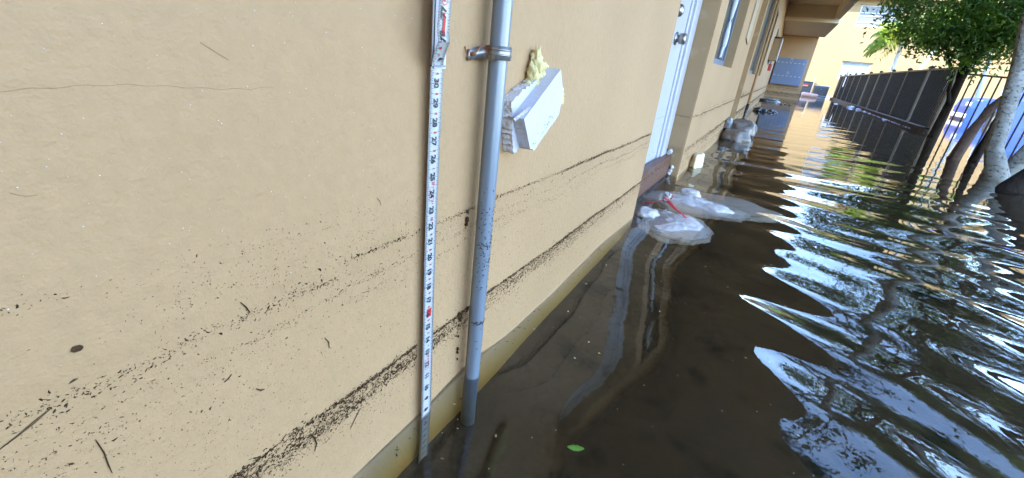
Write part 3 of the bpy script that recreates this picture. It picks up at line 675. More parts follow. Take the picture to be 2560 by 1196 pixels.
ribbon(np.linspace(ZF - .003, 0.95, 40), lambda z: 0.0125, lambda z: TY + .0035, [(-.011, .001), (0, 0), (.0125, .0012)]).build('blade_edge', [M['tape_back']], tp)
MB().box(0.0105, 0.016, TY - .0125, TY + .0125, ZF - .0005, ZF + .0015).build('fold', M['frame'], tp)
blk = MB(); red = MB()
EPS = .0012
def put(mbk, s, size, z, dy=0.0, up=False, wgt=.0, shear=0.0):
    vs, fs = text_mesh(s, size, wgt, shear)
    cx, cy = (FXt, FYt) if up else (TX, lambda zz: TY)
    out = []
    for v in vs:
        if up: zz = z + v.x; yy = cy(zz) - v.y + dy
        else: zz = z - v.x; yy = cy(zz) + v.y + dy
        out.append((cx(zz) + EPS, yy, zz))
    mbk.add(out, fs)
def tick(mbk, z, side, ln, wd=.00035, up=False):
    cx, cy, h = (FXt, FYt, hw2) if up else (TX, lambda zz: TY, hw)
    y0 = cy(z) + side * h; y1 = y0 - side * ln; a, c = min(y0, y1), max(y0, y1)
    mbk.add([(cx(z) + .0024, a, z - wd), (cx(z) + .0024, c, z - wd), (cx(z) + .0024, c, z + wd), (cx(z) + .0024, a, z + wd)], [(0, 1, 2, 3)])
for n in range(1, 31):
    z = n * IN
    if n % 12 == 0:
        q = .0052
        for (y0, y1, z0, z1) in ((-q, q, .0095, .0102), (-q, q, -.0102, -.0095), (-q, -q + .0007, -.0095, .0095), (q - .0007, q, -.0095, .0095)):
            red.add([(TX(z) + EPS, TY + y0, z + z0), (TX(z) + EPS, TY + y1, z + z0), (TX(z) + EPS, TY + y1, z + z1), (TX(z) + EPS, TY + y0, z + z1)], [(0, 1, 2, 3)])
        put(red, '%dF' % (n // 12), .0065, z + .0155, .003, wgt=.0002)
    if n == 16:   # the stud mark: a red box behind the figure
        q = .0055; red.add([(TX(z) + EPS * .8, TY - q + .003, z - .008), (TX(z) + EPS * .8, TY + q + .003, z - .008), (TX(z) + EPS * .8, TY + q + .003, z + .008), (TX(z) + EPS * .8, TY - q + .003, z + .008)], [(0, 1, 2, 3)])
    put(blk, str(n), .0125, z, .0006, wgt=.00045)
    if n > 12 and n % 12: put(red, str(n % 12), .0062, z + .0118, .0025, wgt=.0003)
    blk.add([(TX(z) + .0010, TY - hw, z - .0002), (TX(z) + .0010, TY + hw, z - .0002), (TX(z) + .0010, TY + hw, z + .0002), (TX(z) + .0010, TY - hw, z + .0002)], [(0, 1, 2, 3)])
for i in range(1, 31 * 16):
    z = i * IN / 16
    if z > ZF - .002: break
    ln = .0030 + (.0012 if i % 2 == 0 else 0) + (.0012 if i % 4 == 0 else 0) + (.001 if i % 8 == 0 else 0)
    tick(blk, z, -1, ln); tick(blk, z, 1, ln * .8)
z78 = 0.8185
put(blk, '78', .0135, z78 - .0005, 0, True, .0005); put(blk, '77', .0135, z78 + IN, 0, True, .0005)
put(blk, '76', .0135, z78 + 2 * IN, 0, True, .0005)
put(red, '6', .0062, z78 - .0135, -.001, True, .0003)
put(red, 'Milwaukee', .0058, z78 + .0125, 0.0005, True, .00035, .35)
vz = z78 + .0125; red.add([(FXt(vz) + EPS, FYt(vz) + .0035, vz - .011), (FXt(vz) + EPS, FYt(vz) + .0015, vz - .002), (FXt(vz) + EPS, FYt(vz) + .005, vz + .011)], [(0, 1, 2)])
ring = [(math.cos(a) , math.sin(a)) for a in [2 * math.pi * k / 20 for k in range(20)]]; cz0 = z78 + IN + .0135
red.add([(FXt(cz0) + EPS, FYt(cz0) + r_ * c_, cz0 + r_ * s_) for r_ in (.0058, .0050) for c_, s_ in ring], [(k, (k + 1) % 20, 20 + (k + 1) % 20, 20 + k) for k in range(20)])
put(red, 'R', .007, cz0, 0, True, .0003, .2)
dv = [(FXt(z78 - .021) + EPS, FYt(z78 - .021) + .0012 * c_, z78 - .0215 + .0018 * s_) for c_, s_ in ring]; red.add(dv, [tuple(range(20))])
z = z78 - .030
for i in range(0, 120):
    zz = z78 + 2.2 * IN - i * IN / 16
    if zz < ZF + .002: break
    j = i
    ln = .0030 + (.0012 if j % 2 == 0 else 0) + (.0012 if j % 4 == 0 else 0)
    tick(blk, zz, -1, ln, up=True); tick(blk, zz, 1, ln * .8, up=True)
for k in (0, 1): 
    zz = z78 + k * IN; blk.add([(FXt(zz) + .001, FYt(zz) - hw2, zz - .0002), (FXt(zz) + .001, FYt(zz) + hw2, zz - .0002), (FXt(zz) + .001, FYt(zz) + hw2, zz + .0002), (FXt(zz) + .001, FYt(zz) - hw2, zz + .0002)], [(0, 1, 2, 3)])
put(blk, '3', .011, ZF + .0085 , .006, True, .0004)
blk.build('black_print', M['ink'], tp); red.build('red_print', M['red_ink'], tp)

# ------------------------------------------------------------------ conduit pipe with strap
PX, PY, PR = 0.0255, 0.6085, 0.0145
pp = thing('conduit_pipe', (PX, PY, 0), 'grey-blue metal conduit pipe strapped upright to the wall beside the tape', 'pipe')
MB().tube([(PX, PY, z) for z in np.linspace(-.02, 1.3, 30)], PR, 32, rough=.01).build('tube', M['pipe'], pp, smooth=True)
# strap: a band round the front of the pipe and a flat ear screwed to the wall on the left
st = MB(); vs = []; n = 22; zc = 0.806
pts = [(0.0016, PY - .046), (0.0018, PY - .034), (0.004, PY - .0215)]
for k in range(n): a = math.radians(-158 + 296 * k / (n - 1)); pts.append((PX + (PR + .0022) * math.cos(a + 0), PY + (PR + .0022) * math.sin(a + 0)))
pts = pts[:3] + [q for q in pts[3:] if not (q[0] < PX - .010)] + [(0.003, PY + PR + .004)]
for (x_, y_) in pts: 
    hz = .0095 if y_ > PY - .03 else .0075
    tilt = -.006 * (PY - y_) / .04 if y_ < PY - .016 else 0
    vs += [(x_, y_, zc - hz + tilt), (x_, y_, zc + hz + tilt)]
fs = [(2 * i, 2 * i + 2, 2 * i + 3, 2 * i + 1) for i in range(len(pts) - 1)]
st.add(vs, fs); so_ = st.build('strap', M['clamp'], pp, smooth=True); sd = so_.modifiers.new('s', 'SOLIDIFY'); sd.thickness = .0022; sd.offset = 1
rb = MB()
for dz in (-.0065, .0065):
    q = [(PX + (PR + .0042) * math.cos(math.radians(a)), PY + (PR + .0042) * math.sin(math.radians(a)), zc + dz * .55 + .001) for a in range(-95, 96, 10)]
    rb.tube(q, .0016, 6)
rb.build('strap_rib', M['clamp'], so_, smooth=True)
sc = MB().tube([(0.001, PY - .040, zc - .006), (.011, PY - .040, zc - .004)], [.0032, .003], 10).tube([(0.006, PY - .042, zc - .008), (.013, PY - .026, zc + .008)], .0014, 6).build('screw', M['rust'], pp, smooth=True)
MB().tube([(0.001, PY - .052, zc + .004), (.004, PY - .053, zc - .004), (.006, PY - .048, zc - .013)], .0009, 5).build('wire', M['rust'], pp)
ck = MB(); cv = []; nz_ = 40
for i in range(nz_):      # wall paint brushed along the left side of the conduit
    z = .42 * i / (nz_ - 1); wv = 5 * mn.noise(Vector((0, 0, z * 60))); e2 = 212 + 24 * min(1, (0.43 - z) / .12) + wv
    for a in (180, 205, (205 + e2) / 2, e2):
        a = math.radians(a); cv.append((PX + (PR + .0005) * math.cos(a), PY + (PR + .0005) * math.sin(a), z))
ck.add(cv, [(i * 4 + j, i * 4 + j + 1, (i + 1) * 4 + j + 1, (i + 1) * 4 + j) for i in range(nz_ - 1) for j in range(3)])
ck.build('paint_strip', M['caulk'], pp, smooth=True)

# ------------------------------------------------------------------ foam patch on the wall
fp = thing('foam_patch', (0.02, 0.78, 0.72), 'broken white foam boards stuck to the wall with yellow spray foam', 'foam patch')
def dense(outline, step, jit, rs):
    out = []; n = len(outline)
    for i in range(n):
        a = Vector((*outline[i][:2], 0)); b2 = Vector((*outline[(i + 1) % n][:2], 0)); rough = outline[i][2]
        k = max(1, int((b2 - a).length / step))
        for j in range(k):
            q = a.lerp(b2, j / k)
            if rough and j > 0: q += Vector((rs.uniform(-1, 1), rs.uniform(-1, 1), 0)) * jit
            out.append((q.x, q.y))
    return out
rs = random.Random(4)
def board(outline, x0, x1, mt_face, mt_edge, nm, jit=.0022, slant=0.0):
    ol = dense(outline, .004, jit, rs); n = len(ol); L_ = 5; b = MB(); vs = []
    for l in range(L_):
        t = l / (L_ - 1)
        for i, (y_, z_) in enumerate(ol):
            j = rs.uniform(-1, 1) * jit * .5 if 0 < l < L_ - 1 else 0
            vs.append((x0 + (x1 - x0) * t, y_ + j + slant * t, z_ + j))
    b.add(vs, [(l * n + i, l * n + (i + 1) % n, (l + 1) * n + (i + 1) % n, (l + 1) * n + i) for l in range(L_ - 1) for i in range(n)], 1)
    b.add([vs[(L_ - 1) * n + i] for i in range(n)], [tuple(range(n))], 0)
    b.add([vs[i] for i in range(n)], [tuple(range(n))[::-1]], 1)
    return b.build(nm, [mt_face, mt_edge], fp)
# (y, z, rough edge?)
board([(.668, .733, 1), (.700, .748, 1), (.752, .768, 0), (.79, .752, 0), (.73, .70, 0), (.722, .655, 1), (.697, .641, 1), (.690, .648, 1)], 0.001, 0.022, M['eps'], M['eps_broken'], 'back_board', .0028)
board([(.674, .708, 0), (.797, .789, 0), (.822, .749, 0), (.818, .708, 1), (.800, .694, 1), (.775, .680, 1), (.750, .664, 1), (.728, .648, 1), (.710, .653, 0)], 0.019, 0.046, M['eps'], M['eps'], 'front_board', .0012)
MB().tube([(.030, .667, .704), (.036, .676, .712), (.044, .690, .726)], [.0035, .0045, .003], 6, rough=.5).build('foam_strip', M['eps_broken'], fp)
pf = MB()
def blob(mbk, c, r, seed, n=12, sc=(1, 1, 1), amp=.35, f=3.0):
    vs = []; fs = []
    for i in range(n + 1):
        th = math.pi * i / n
        for k in range(2 * n):
            ph = math.pi * k / n; d = Vector((math.sin(th) * math.cos(ph), math.sin(th) * math.sin(ph), math.cos(th)))
            q = 1 + amp * mn.noise(d * f * .6 + Vector((seed * 3.7, 0, 0))) + amp * .5 * mn.noise(d * f * 1.7 + Vector((seed * 1.7, 5, 0)))
            vs.append((c[0] + d.x * r * sc[0] * q, c[1] + d.y * r * sc[1] * q, c[2] + d.z * r * sc[2] * q))
    for i in range(n):
        for k in range(2 * n): a0 = i * 2 * n + k; a1 = i * 2 * n + (k + 1) % (2 * n); fs.append((a0, a1, a1 + 2 * n, a0 + 2 * n))
    mbk.add(vs, fs)
for i, (y_, z_, r_, sy, szz) in enumerate([(.762, .803, .010, .8, 1.7), (.766, .790, .013, 1, 1.3), (.776, .786, .012, 1.2, 1), (.762, .772, .013, 1.2, 1.1), (.780, .776, .013, 1.1, .9), (.755, .758, .014, 1.2, .8), (.742, .755, .011, 1.3, .8), (.792, .790, .010, 1.2, .8), (.75, .780, .009, .7, 1.5), (.730, .748, .009, 1.2, .8), (.808, .780, .012, 1.3, .8)]):
    blob(pf, (.010, y_, z_), r_, i, sc=(1.0, sy, szz), amp=.6)
for i, (y_, z_, r_) in enumerate([(.848, .752, .012), (.864, .742, .012), (.872, .732, .009), (.858, .728, .013), (.842, .720, .014), (.856, .712, .009), (.838, .705, .011), (.826, .694, .009), (.81, .684, .008), (.84, .737, .013)]):
    blob(pf, (.014, y_ + .004, z_), r_, i + 30, sc=(1.2, 1.1, 1), amp=.6)
pf.build('spray_foam', M['pu'], fp, smooth=True)
stn = MB()
for k in range(60):
    t = rs.random(); y_ = .728 + .075 * t + rs.gauss(0, .004) - .004; z_ = .655 + .058 * t + rs.gauss(0, .0015)
    if rs.random() < .6: a_ = rs.choice([0.02, .36, .62, .85]); y_ = .728 + .07 * a_ + rs.uniform(-.022, .0); z_ = .660 + .052 * a_ + rs.gauss(0, .0012)
    s_ = rs.uniform(.0005, .0016); stn.add([(.0463, y_ - s_ * 1.6, z_), (.0463, y_, z_ - s_ * .6), (.0463, y_ + s_ * 1.6, z_), (.0463, y_, z_ + s_ * .6)], [(0, 1, 2, 3)])
stn.build('brown_specks', M['debris_soft'], fp)['kind'] = 'stuff'

# ------------------------------------------------------------------ plank across the doorway, caulk dabs
pl = thing('flood_board', (-0.05, 2.45, 0.05), 'wet dark red-brown plank set on edge across the white door as a flood barrier', 'plank')
MB().box(-0.108, -0.062, 1.92, 2.935, 0.02, 0.312).build('board', M['wood'], pl, bevel=.003)
MB().box(-0.060, -0.052, 1.92, 2.93, 0.165, 0.19).build('waterline_grime', M['blackbag'], pl)
cd = MB()
for i, (a, b2, c) in enumerate([(-.085, 2.938, .318), (-.075, 2.935, .330), (-.05, 2.940, .21), (-.055, 2.936, .195), (-.045, 2.94, .235)]): blob(cd, (a, b2, c), .013, i, 8, amp=.6)
cd.build('sealant_dab', M['eps_broken'], pl, smooth=True)

# ------------------------------------------------------------------ plastic bags and sandbags
def lump(name, c, rad, mt_, seed, parent=None, n=36, amp=.14, fold=.05, flat=.0, power=.75, knot=None):
    vs = []; fs = []; N = n
    for i in range(N + 1):
        th = math.pi * i / N
        for k in range(2 * N):
            ph = math.pi * k / N; d = Vector((math.sin(th) * math.cos(ph), math.sin(th) * math.sin(ph), math.cos(th)))
            q = 1 + amp * mn.noise(d * 1.6 + Vector((seed, 0, 0))) + fold * (1 - abs(mn.noise(d * 5 + Vector((0, seed, 0)))) * 2.0) * .6 + fold * .4 * mn.noise(d * 13 + Vector((seed, seed, 0)))
            x_ = d.x * rad[0] * q; y_ = d.y * rad[1] * q; z_ = math.copysign(abs(d.z) ** power, d.z) * rad[2] * q
            if knot:
                dd = math.hypot(x_ - knot[0], y_ - knot[1])
                if d.z > 0:
                    ang = math.atan2(y_ - knot[1], x_ - knot[0])
                    z_ += knot[2] * math.exp(-dd / knot[3]) + .006 * math.sin(ang * 11 + seed) * math.exp(-dd / (knot[3] * 2.5)) * min(1, dd / .02)
            vs.append((c[0] + x_, c[1] + y_, c[2] + z_))
    for i in range(N):
        for k in range(2 * N): a0 = i * 2 * N + k; a1 = i * 2 * N + (k + 1) % (2 * N); fs.append((a0, a1, a1 + 2 * N, a0 + 2 * N))
    b = MB(); b.add(vs, fs); return b.build(name, mt_, parent, smooth=True)
def ribbon_xy(pts, wd, mt_, nm, par):
    b = MB(); vs = []
    for i, p_ in enumerate(pts):
        p_ = Vector(p_); t = Vector(pts[min(i + 1, len(pts) - 1)]) - Vector(pts[max(i - 1, 0)]); s_ = t.cross(Vector((0, 0, 1))).normalized() * wd
        s_ = s_ + Vector((0, 0, .3 * wd * math.sin(i * 1.3)))
        vs += [p_ - s_, p_ + s_]
    b.add(vs, [(2 * i, 2 * i + 2, 2 * i + 3, 2 * i + 1) for i in range(len(pts) - 1)])
    o = b.build(nm, mt_, par, smooth=True); sd = o.modifiers.new('s', 'SOLIDIFY'); sd.thickness = .0015; return o
b1 = thing('sand_bag', (0.165, 1.98, 0.1), 'white plastic bag of sand tied with a red drawstring, half sunk beside the plank', 'bag', 'white plastic bags by the flood board')
lump('bag', (0.175, 1.99, 0.124), (.155, .20, .060), M['plastic'], 3.1, b1, amp=.26, fold=.11, knot=(-.075, .14, .030, .035))
kn = MB(); 
for i, (dx, dy, dz, r_) in enumerate([(0, 0, 0, .012), (.004, .003, .014, .012), (-.006, .008, .024, .010), (.010, .010, .024, .009)]): blob(kn, (.085 + dx, 2.155 + dy, .232 + dz), r_, i, 8, amp=.8)
kn.build('bunched_neck', M['plastic'], b1, smooth=True)
ribbon_xy([(.005, 2.10, .206), (.03, 2.13, .212), (.06, 2.15, .222), (.085, 2.155, .234), (.115, 2.13, .222), (.15, 2.11, .208), (.185, 2.085, .200), (.205, 2.07, .194)], .009, M['red_tie'], 'drawstring', b1)
MB().tube([(.085 + .012 * math.cos(a), 2.155 + .012 * math.sin(a), .238) for a in np.linspace(0, 6.28, 14)], .0035, 6).build('drawstring_knot', M['red_tie'], b1, smooth=True)
MB().tube([(.092, 2.16, .24), (.104, 2.168, .256), (.112, 2.17, .250), (.104, 2.158, .240)], .003, 6).build('drawstring_loop', M['red_tie'], b1, smooth=True)
lump('bag_flap', (.035, 2.03, .178), (.050, .065, .026), M['plastic'], 9.3, b1, n=18, amp=.3, fold=.12)
b2_ = thing('sand_bag', (0.2, 2.45, 0.1), 'wider white plastic bag lying behind the red-tied one, a bunched knot on top', 'bag', 'white plastic bags by the flood board')
lump('bag', (0.18, 2.43, 0.118), (.25, .17, .064), M['plastic'], 5.7, b2_, amp=.26, fold=.11, knot=(-.03, .09, .022, .05))
lump('bunched_neck', (.150, 2.53, .198), (.050, .036, .020), M['plastic'], 6.6, b2_, n=18, amp=.35, fold=.15)
lump('bag_fold', (.30, 2.40, .180), (.07, .05, .016), M['plastic'], 8.1, b2_, n=18, amp=.35, fold=.15)
ribbon_xy([(.19, 2.55, .200), (.23, 2.56, .196), (.27, 2.58, .190), (.31, 2.62, .189)], .004, M['leaf_orange'], 'orange_tie', b2_)
b3_ = thing('sand_bag', (0.42, 2.62, 0.08), 'pale sunken plastic bag showing dimly under the water furthest from the door', 'bag', 'white plastic bags by the flood board')
lump('bag', (0.36, 2.62, 0.062), (.24, .19, .055), M['plastic'], 12.2, b3_, amp=.3, fold=.10)
ribbon_xy([(.02, 2.74, .192), (.05, 2.76, .196), (.08, 2.74, .19)], .004, M['leaf_orange'], 'orange_tie', b3_)
# sandbags stacked at the second doorway
for (c, rd, mt_, lb, sd_) in [
    ((.15, 5.42, .20), (.145, .22, .085), 'sandbag', 'printed grey sandbag, lowest and nearest of the stack at the second doorway', 2.2),
    ((.17, 5.80, .27), (.15, .24, .09), 'sandbag', 'brown-grey sandbag on top of the stack at the second doorway', 4.9),
    ((.03, 5.66, .30), (.045, .13, .07), 'clear_bag', 'crumpled grey plastic bag squeezed between the stack and the wall', 7.1)]:
    s_ = thing('sandbag', (c[0], c[1], 0.1), lb, 'sandbag', 'sandbags at the second doorway'); lump('bag', c, rd, M[mt_], sd_, s_, amp=.2, fold=.06, n=28)
    if mt_ == 'sandbag':
        lump('plastic_end', (c[0] + rd[0] * .62, c[1] + .02, c[2] - .015), (.06, rd[1] * .75, rd[2] * .85), M['clear_bag'], sd_ + 1, s_, n=18, amp=.3, fold=.1)
# black bags on the water
for i, (c, rd, lb) in enumerate([((.20, 11.0, .20), (.13, .15, .045), 'larger glossy black plastic bag floating near the wall'), ((.42, 11.15, .19), (.075, .10, .035), 'smaller black plastic scrap floating to the right of the bigger one')]):
    t_ = thing('black_bag', (c[0], c[1], .18), lb, 'bag', 'black plastic bags floating'); lump('bag', c, rd, M['blackbag'], i * 3 + 1.3, t_, n=24, amp=.5, fold=.18)
    lump('bag_tail', (c[0] + rd[0] * 1.25, c[1] + .02, .182), (rd[0] * .4, .05, .014), M['blackbag'], i + 8.3, t_, n=12, amp=.5, fold=.2)
t_ = thing('floating_bag', (.27, 16.8, .18), 'white and black plastic bag floating against the foot of the wall below the mailboxes', 'bag')
lump('white_bag', (.30, 16.95, .20), (.28, .25, .060), M['clear_bag'], 6.2, t_, n=24, amp=.4, fold=.15)
lump('black_fold', (.15, 16.68, .20), (.16, .10, .045), M['blackbag'], 3.2, t_, n=20, amp=.4, fold=.15)
for i, (x_, y_) in enumerate([(.62, 15.6), (.72, 15.8), (.84, 15.7)]):
    tag(lump('black_scrap', (x_, y_, .19), (.035, .05, .018), M['blackbag'], i + .5, None, n=10, amp=.5, fold=.1), ['leftmost tiny black scrap floating before the mailbox wall', 'middle tiny black scrap floating before the mailbox wall', 'rightmost tiny black scrap floating before the mailbox wall'][i], 'scrap', 'tiny black scraps before the mailboxes')
tag(lump('foam_lump', (.035, 3.50, .195), (.045, .15, .072), M['cream'], 2.4, None, n=20, amp=.25, fold=.05), 'cream foam lump floating against the wall just past the first doorway', 'foam lump')
for i, (x_, y_, s_) in enumerate([(2.86, 20.3, .085), (2.95, 19.2, .06), (2.98, 18.2, .035), (2.99, 17.2, .03), (2.6, 22.6, .04), (2.9, 14.4, .03)]):
    tag(lump('foam_scrap', (x_, y_, .185), (s_ * 1.3, s_ * 1.6, s_ * .6), M['eps'], i + 3.5, None, n=10, amp=.5, fold=.1),
        ['largest white foam lump floating by the fence foot', 'second white foam lump, just right of the largest by the fence', 'small white foam crumb right of the two big lumps at the fence foot', 'small white foam crumb further along, midway down the fence foot', 'pale scrap floating in open water left of the fence', 'small white foam crumb nearest the dark tree at the fence foot'][i], 'foam scrap', 'foam scraps along the fence')
# white froth line where the fence meets the water
fl = MB(); r = random.Random(3)
y = 12.2
while y < 19:
    a = r.uniform(.008, .028); x_ = 2.99 + r.uniform(-.02, .01)
    fl.add([(x_ - a * .7, y, .183), (x_, y - a * 1.4, .184), (x_ + a * .7, y, .183), (x_, y + a * 1.4, .184), (x_, y, .196)], [(0, 1, 4), (1, 2, 4), (2, 3, 4), (3, 0, 4)]); y += r.uniform(.05, .16)
tag(fl.build('froth', M['white'], None), 'thin line of white froth dots along the waterline of the fence', 'froth', None, 'stuff')

# leaves floating
def leaf(c, L_, W_, an, mt_, nm, lb, cat='leaf', curl=.15):
    b = MB(); n = 9; vs = []; d = Vector((math.cos(an), math.sin(an), 0)); s_ = Vector((-d.y, d.x, 0))
    for i in range(n):
        t = i / (n - 1); wd = W_ * math.sin(math.pi * min(1, max(.02, t * .96 + .02))) ** .8 * .5 * (1 + .12 * math.sin(i * 2.7)); p_ = Vector(c) + d * (t - .5) * L_
        h = curl * L_ * (t - .5) ** 2 * 2
        vs += [p_ - s_ * wd + Vector((0, 0, h + wd * .35)), p_ + Vector((0, 0, h)), p_ + s_ * wd + Vector((0, 0, h + wd * .3))]
    b.add(vs, [(3 * i + j, 3 * i + 3 + j, 3 * i + 4 + j, 3 * i + 1 + j) for i in range(n - 1) for j in (0, 1)])
    o = b.build(nm, mt_, None, smooth=True); sd = o.modifiers.new('s', 'SOLIDIFY'); sd.thickness = .0006
    return tag(o, lb, cat)
leaf((.268, .579, WZ + .002), .030, .013, math.radians(28), M['leaf_green'], 'green_leaf', 'small bright green leaf floating on the dark water near the bottom', curl=.2)
leaf((.091, .430, WZ + .001), .006, .003, .4, M['leaf_orange'], 'leaf_fragment', 'tiny orange leaf fragment floating just right of the tape')
leaf((1.375, 4.372, WZ + .002), .07, .04, .2, M['leaf_orange'], 'orange_leaf', 'orange leaf floating among the tree reflections')
# fine floating dust and bits
fb = MB(); r = random.Random(9)
for k in range(130):
    x_ = r.uniform(.02, .75) ** 1.0; y_ = r.uniform(.3, 2.6); s_ = r.choice([.0008, .0009, .0012, .0022]); a = r.uniform(0, 3.14)
    cx, sx = math.cos(a) * s_, math.sin(a) * s_
    fb.add([(x_ - cx * 1.8, y_ - sx * 1.8, WZ + .0012), (x_ + sx, y_ - cx, WZ + .0012), (x_ + cx * 1.8, y_ + sx * 1.8, WZ + .0015), (x_ - sx, y_ + cx, WZ + .0012)], [(0, 1, 2, 3)])
for k in range(90):
    y_ = .3 + 1.6 * r.random(); x_ = .004 + abs(r.gauss(0, .012)); s_ = r.uniform(.0008, .0026); a = r.uniform(0, 3.14)
    cx, sx = math.cos(a) * s_, math.sin(a) * s_
    fb.add([(x_ - cx * 1.8, y_ - sx * 1.8, WZ + .0022), (x_ + sx * .6, y_ - cx * .6, WZ + .0022), (x_ + cx * 1.8, y_ + sx * 1.8, WZ + .0026), (x_ - sx * .6, y_ + cx * .6, WZ + .0022)], [(0, 1, 2, 3)], 1)
tag(fb.build('floating_bits', [M['cream'], M['debris']], None), 'fine pale bits scattered on the dark water near the wall', 'debris', None, 'stuff')
fo_ = MB()
for k in range(240):
    x_ = r.uniform(1.2, 3.0); y_ = r.uniform(4.5, 17); s_ = r.uniform(.006, .018)
    fo_.add([(x_ - s_, y_, WZ + .004), (x_, y_ - s_ * .7, WZ + .004), (x_ + s_, y_, WZ + .004), (x_, y_ + s_ * .7, WZ + .009)], [(0, 1, 2, 3)])
tag(fo_.build('floating_bits', M['debris_soft'], None), 'small brown bits scattered on the water between the trees and the fence', 'debris', None, 'stuff')

# ------------------------------------------------------------------ flood debris on the walls
def flakes(spots, name, mats, label, plane='x', parent=None):
    """spots: array of (u, z, len, wid, ang, mi); tiny peaked slivers lying on the wall"""
    s = np.array(spots); n = len(s); u, z, L, W, A, mi, off = s.T
    c, q = np.cos(A), np.sin(A); r = np.random.default_rng(2)
    pts = []
    for (a, b_) in ((-1, 0), (-.3, -1), (.55, -.75), (1, .1), (.25, .95), (-.5, .7)):
        a_ = a * L * .5 * r.uniform(.6, 1.15, n); bb = b_ * W * .5 * r.uniform(.5, 1.3, n) + (a ** 2) * L * .12 * np.sign(np.sin(A * 17))
        pts.append((u + a_ * c - bb * q, z + a_ * q + bb * c, np.full(n, .0003)))
    pts.append((u, z, np.minimum(W * .5, .0012) + .0004))
    V = np.zeros((n, 7, 3))
    for i, (uu, zz, hh) in enumerate(pts):
        if plane == 'x': V[:, i, 0] = off + hh; V[:, i, 1] = uu
        else: V[:, i, 0] = uu; V[:, i, 1] = off - hh
        V[:, i, 2] = zz
    a = np.arange(n)[:, None] * 7
    Fc = np.concatenate([a + [[i, (i + 1) % 6, 6]] for i in range(6)], 1).reshape(-1, 3)
    o = np_mesh(name, V.reshape(-1, 3), Fc, mats, mi=np.repeat(mi.astype(int), 6))
    return tag(o, label, 'debris', None, 'stuff')
R = np.random.default_rng(21)
def band(z0, sd, y0, y1, n, lmin, lmax, clump=0.6, soft=.5, ypow=1.0, ang_sd=.6, xoff=0.0, skirt=0.0, wav=.004, wratio=.30, ph=0.0):
    out = []
    ncl = max(4, n // 14)
    t = R.uniform(0, 1, ncl) ** ypow; cy = y0 + (y1 - y0) * t; czz = z0 + R.normal(0, sd, ncl) - np.abs(R.normal(0, 1, ncl)) * skirt
    for i in range(n):
        if R.random() < clump:
            k = R.integers(ncl); sp = .012 * (1 + cy[k]); y_ = cy[k] + R.normal(0, sp); z_ = czz[k] + R.normal(0, sd * .35 + .0008)
        else:
            y_ = y0 + (y1 - y0) * R.random() ** ypow; z_ = z0 + R.normal(0, sd) - abs(R.normal()) * skirt
        if R.random() > .30 + .95 * max(0, .5 + mn.noise(Vector((y_ * 14 / (1 + y_), z0 * 70, 0.0))) * 1.3): continue
        z_ += wav * math.sin(y_ * 11 + ph) + wav * .5 * math.sin(y_ * 29 + 1 + ph)
        L = (lmin + (lmax - lmin) * R.random() ** 1.6) * (1 if R.random() < .94 else 1.8); W = L * R.uniform(wratio * .5, wratio * 1.5)
        a = R.normal(0, ang_sd) if R.random() < .6 else R.uniform(-1.57, 1.57)
        out.append((y_, z_, L, W, a, 1 if R.random() < soft else 0, xoff))
    return out
def near_ok(s): return [q for q in s if -.1 < q[0] < 1.912 and q[1] > WZ + .004]
sp = []
# lower, dense tide line
sp += band(.3475, .0017, .10, 1.91, 4600, .0018, .0060, .45, .12, 1.5, .55, wav=.0022)
sp += band(.333, .0030, .10, 1.5, 1600, .0016, .0052, .85, .2, 1.5, .45, wav=.003, ph=2)
sp += band(.322, .0026, .10, 1.5, 1100, .0014, .0046, .85, .25, 1.5, .45, wav=.003, ph=3)
sp += band(.312, .0024, .10, 1.3, 700, .0012, .0040, .85, .3, 1.4, .45, wav=.003, ph=4)
sp += band(.326, .0060, .14, .8, 1500, .0018, .0070, .92, .25, 1.3, .6, wav=.003, ph=1)
sp += band(.343, .0050, .10, 1.91, 5000, .0016, .0055, .7, .25, 1.4, .6, wav=.0022)
sp += band(.336, .006, .10, 1.91, 4600, .0012, .0050, .8, .35, 1.4, .6, skirt=.012)
sp += band(.318, .007, .15, 1.91, 2600, .0008, .0035, .7, .4, 1.2, .5, skirt=.012)
for z_, n_, s_ in ((.300, 420, .0022), (.283, 420, .0025), (.262, 420, .0022), (.243, 300, .0025), (.222, 260, .003), (.207, 160, .003)):
    sp += band(z_, s_, .2, 1.91, n_, .0008, .0028, .45, .5, .9, .35, wav=.002, ph=z_ * 90)
# upper tide lines
sp += band(.554, .0018, .33, 1.91, 2600, .0012, .0044, .55, .2, 1.0, .5, wav=.0015)
sp += band(.5545, .0022, .9, 1.91, 1800, .0016, .0050, .5, .1, .8, .4, wav=.0015)
sp += band(.546, .007, .24, 1.91, 1100, .0008, .0028, .6, .55, 1.0, .6, skirt=.006)
sp += band(.536, .0045, .07, .32, 520, .0010, .0034, .75, .45, .9, .7, wav=.0025)
sp += band(.530, .0055, .03, .12, 210, .0012, .0045, .8, .4, 1.0, .8)
sp += band(.521, .0022, .30, 1.91, 1300, .0010, .0034, .65, .45, .9, .5)
sp += band(.500, .0030, .20, 1.91, 1300, .0009, .0030, .75, .45, .9, .5)
sp += band(.484, .003, .05, 1.91, 340, .0007, .0026, .5, .55, 1.0, .5)
sp += band(.572, .010, .13, .50, 700, .0007, .0024, .5, .6, 1.0, 1.0)
sp += band(.602, .012, .10, .48, 520, .0006, .0022, .4, .7, .8, 1.0)
sp += band(.615, .006, .03, .10, 60, .0008, .003, .5, .6)
sp += band(.595, .020, .5, 1.91, 420, .0006, .0024, .4, .6, 1.2, 1.0)
sp += band(.512, .0026, .06, .8, 700, .0008, .0030, .85, .4, 1.1, .6, wav=.003, ph=3)
sp += band(.492, .0026, .05, 1.2, 600, .0008, .0028, .85, .5, 1.1, .6, wav=.003, ph=1)
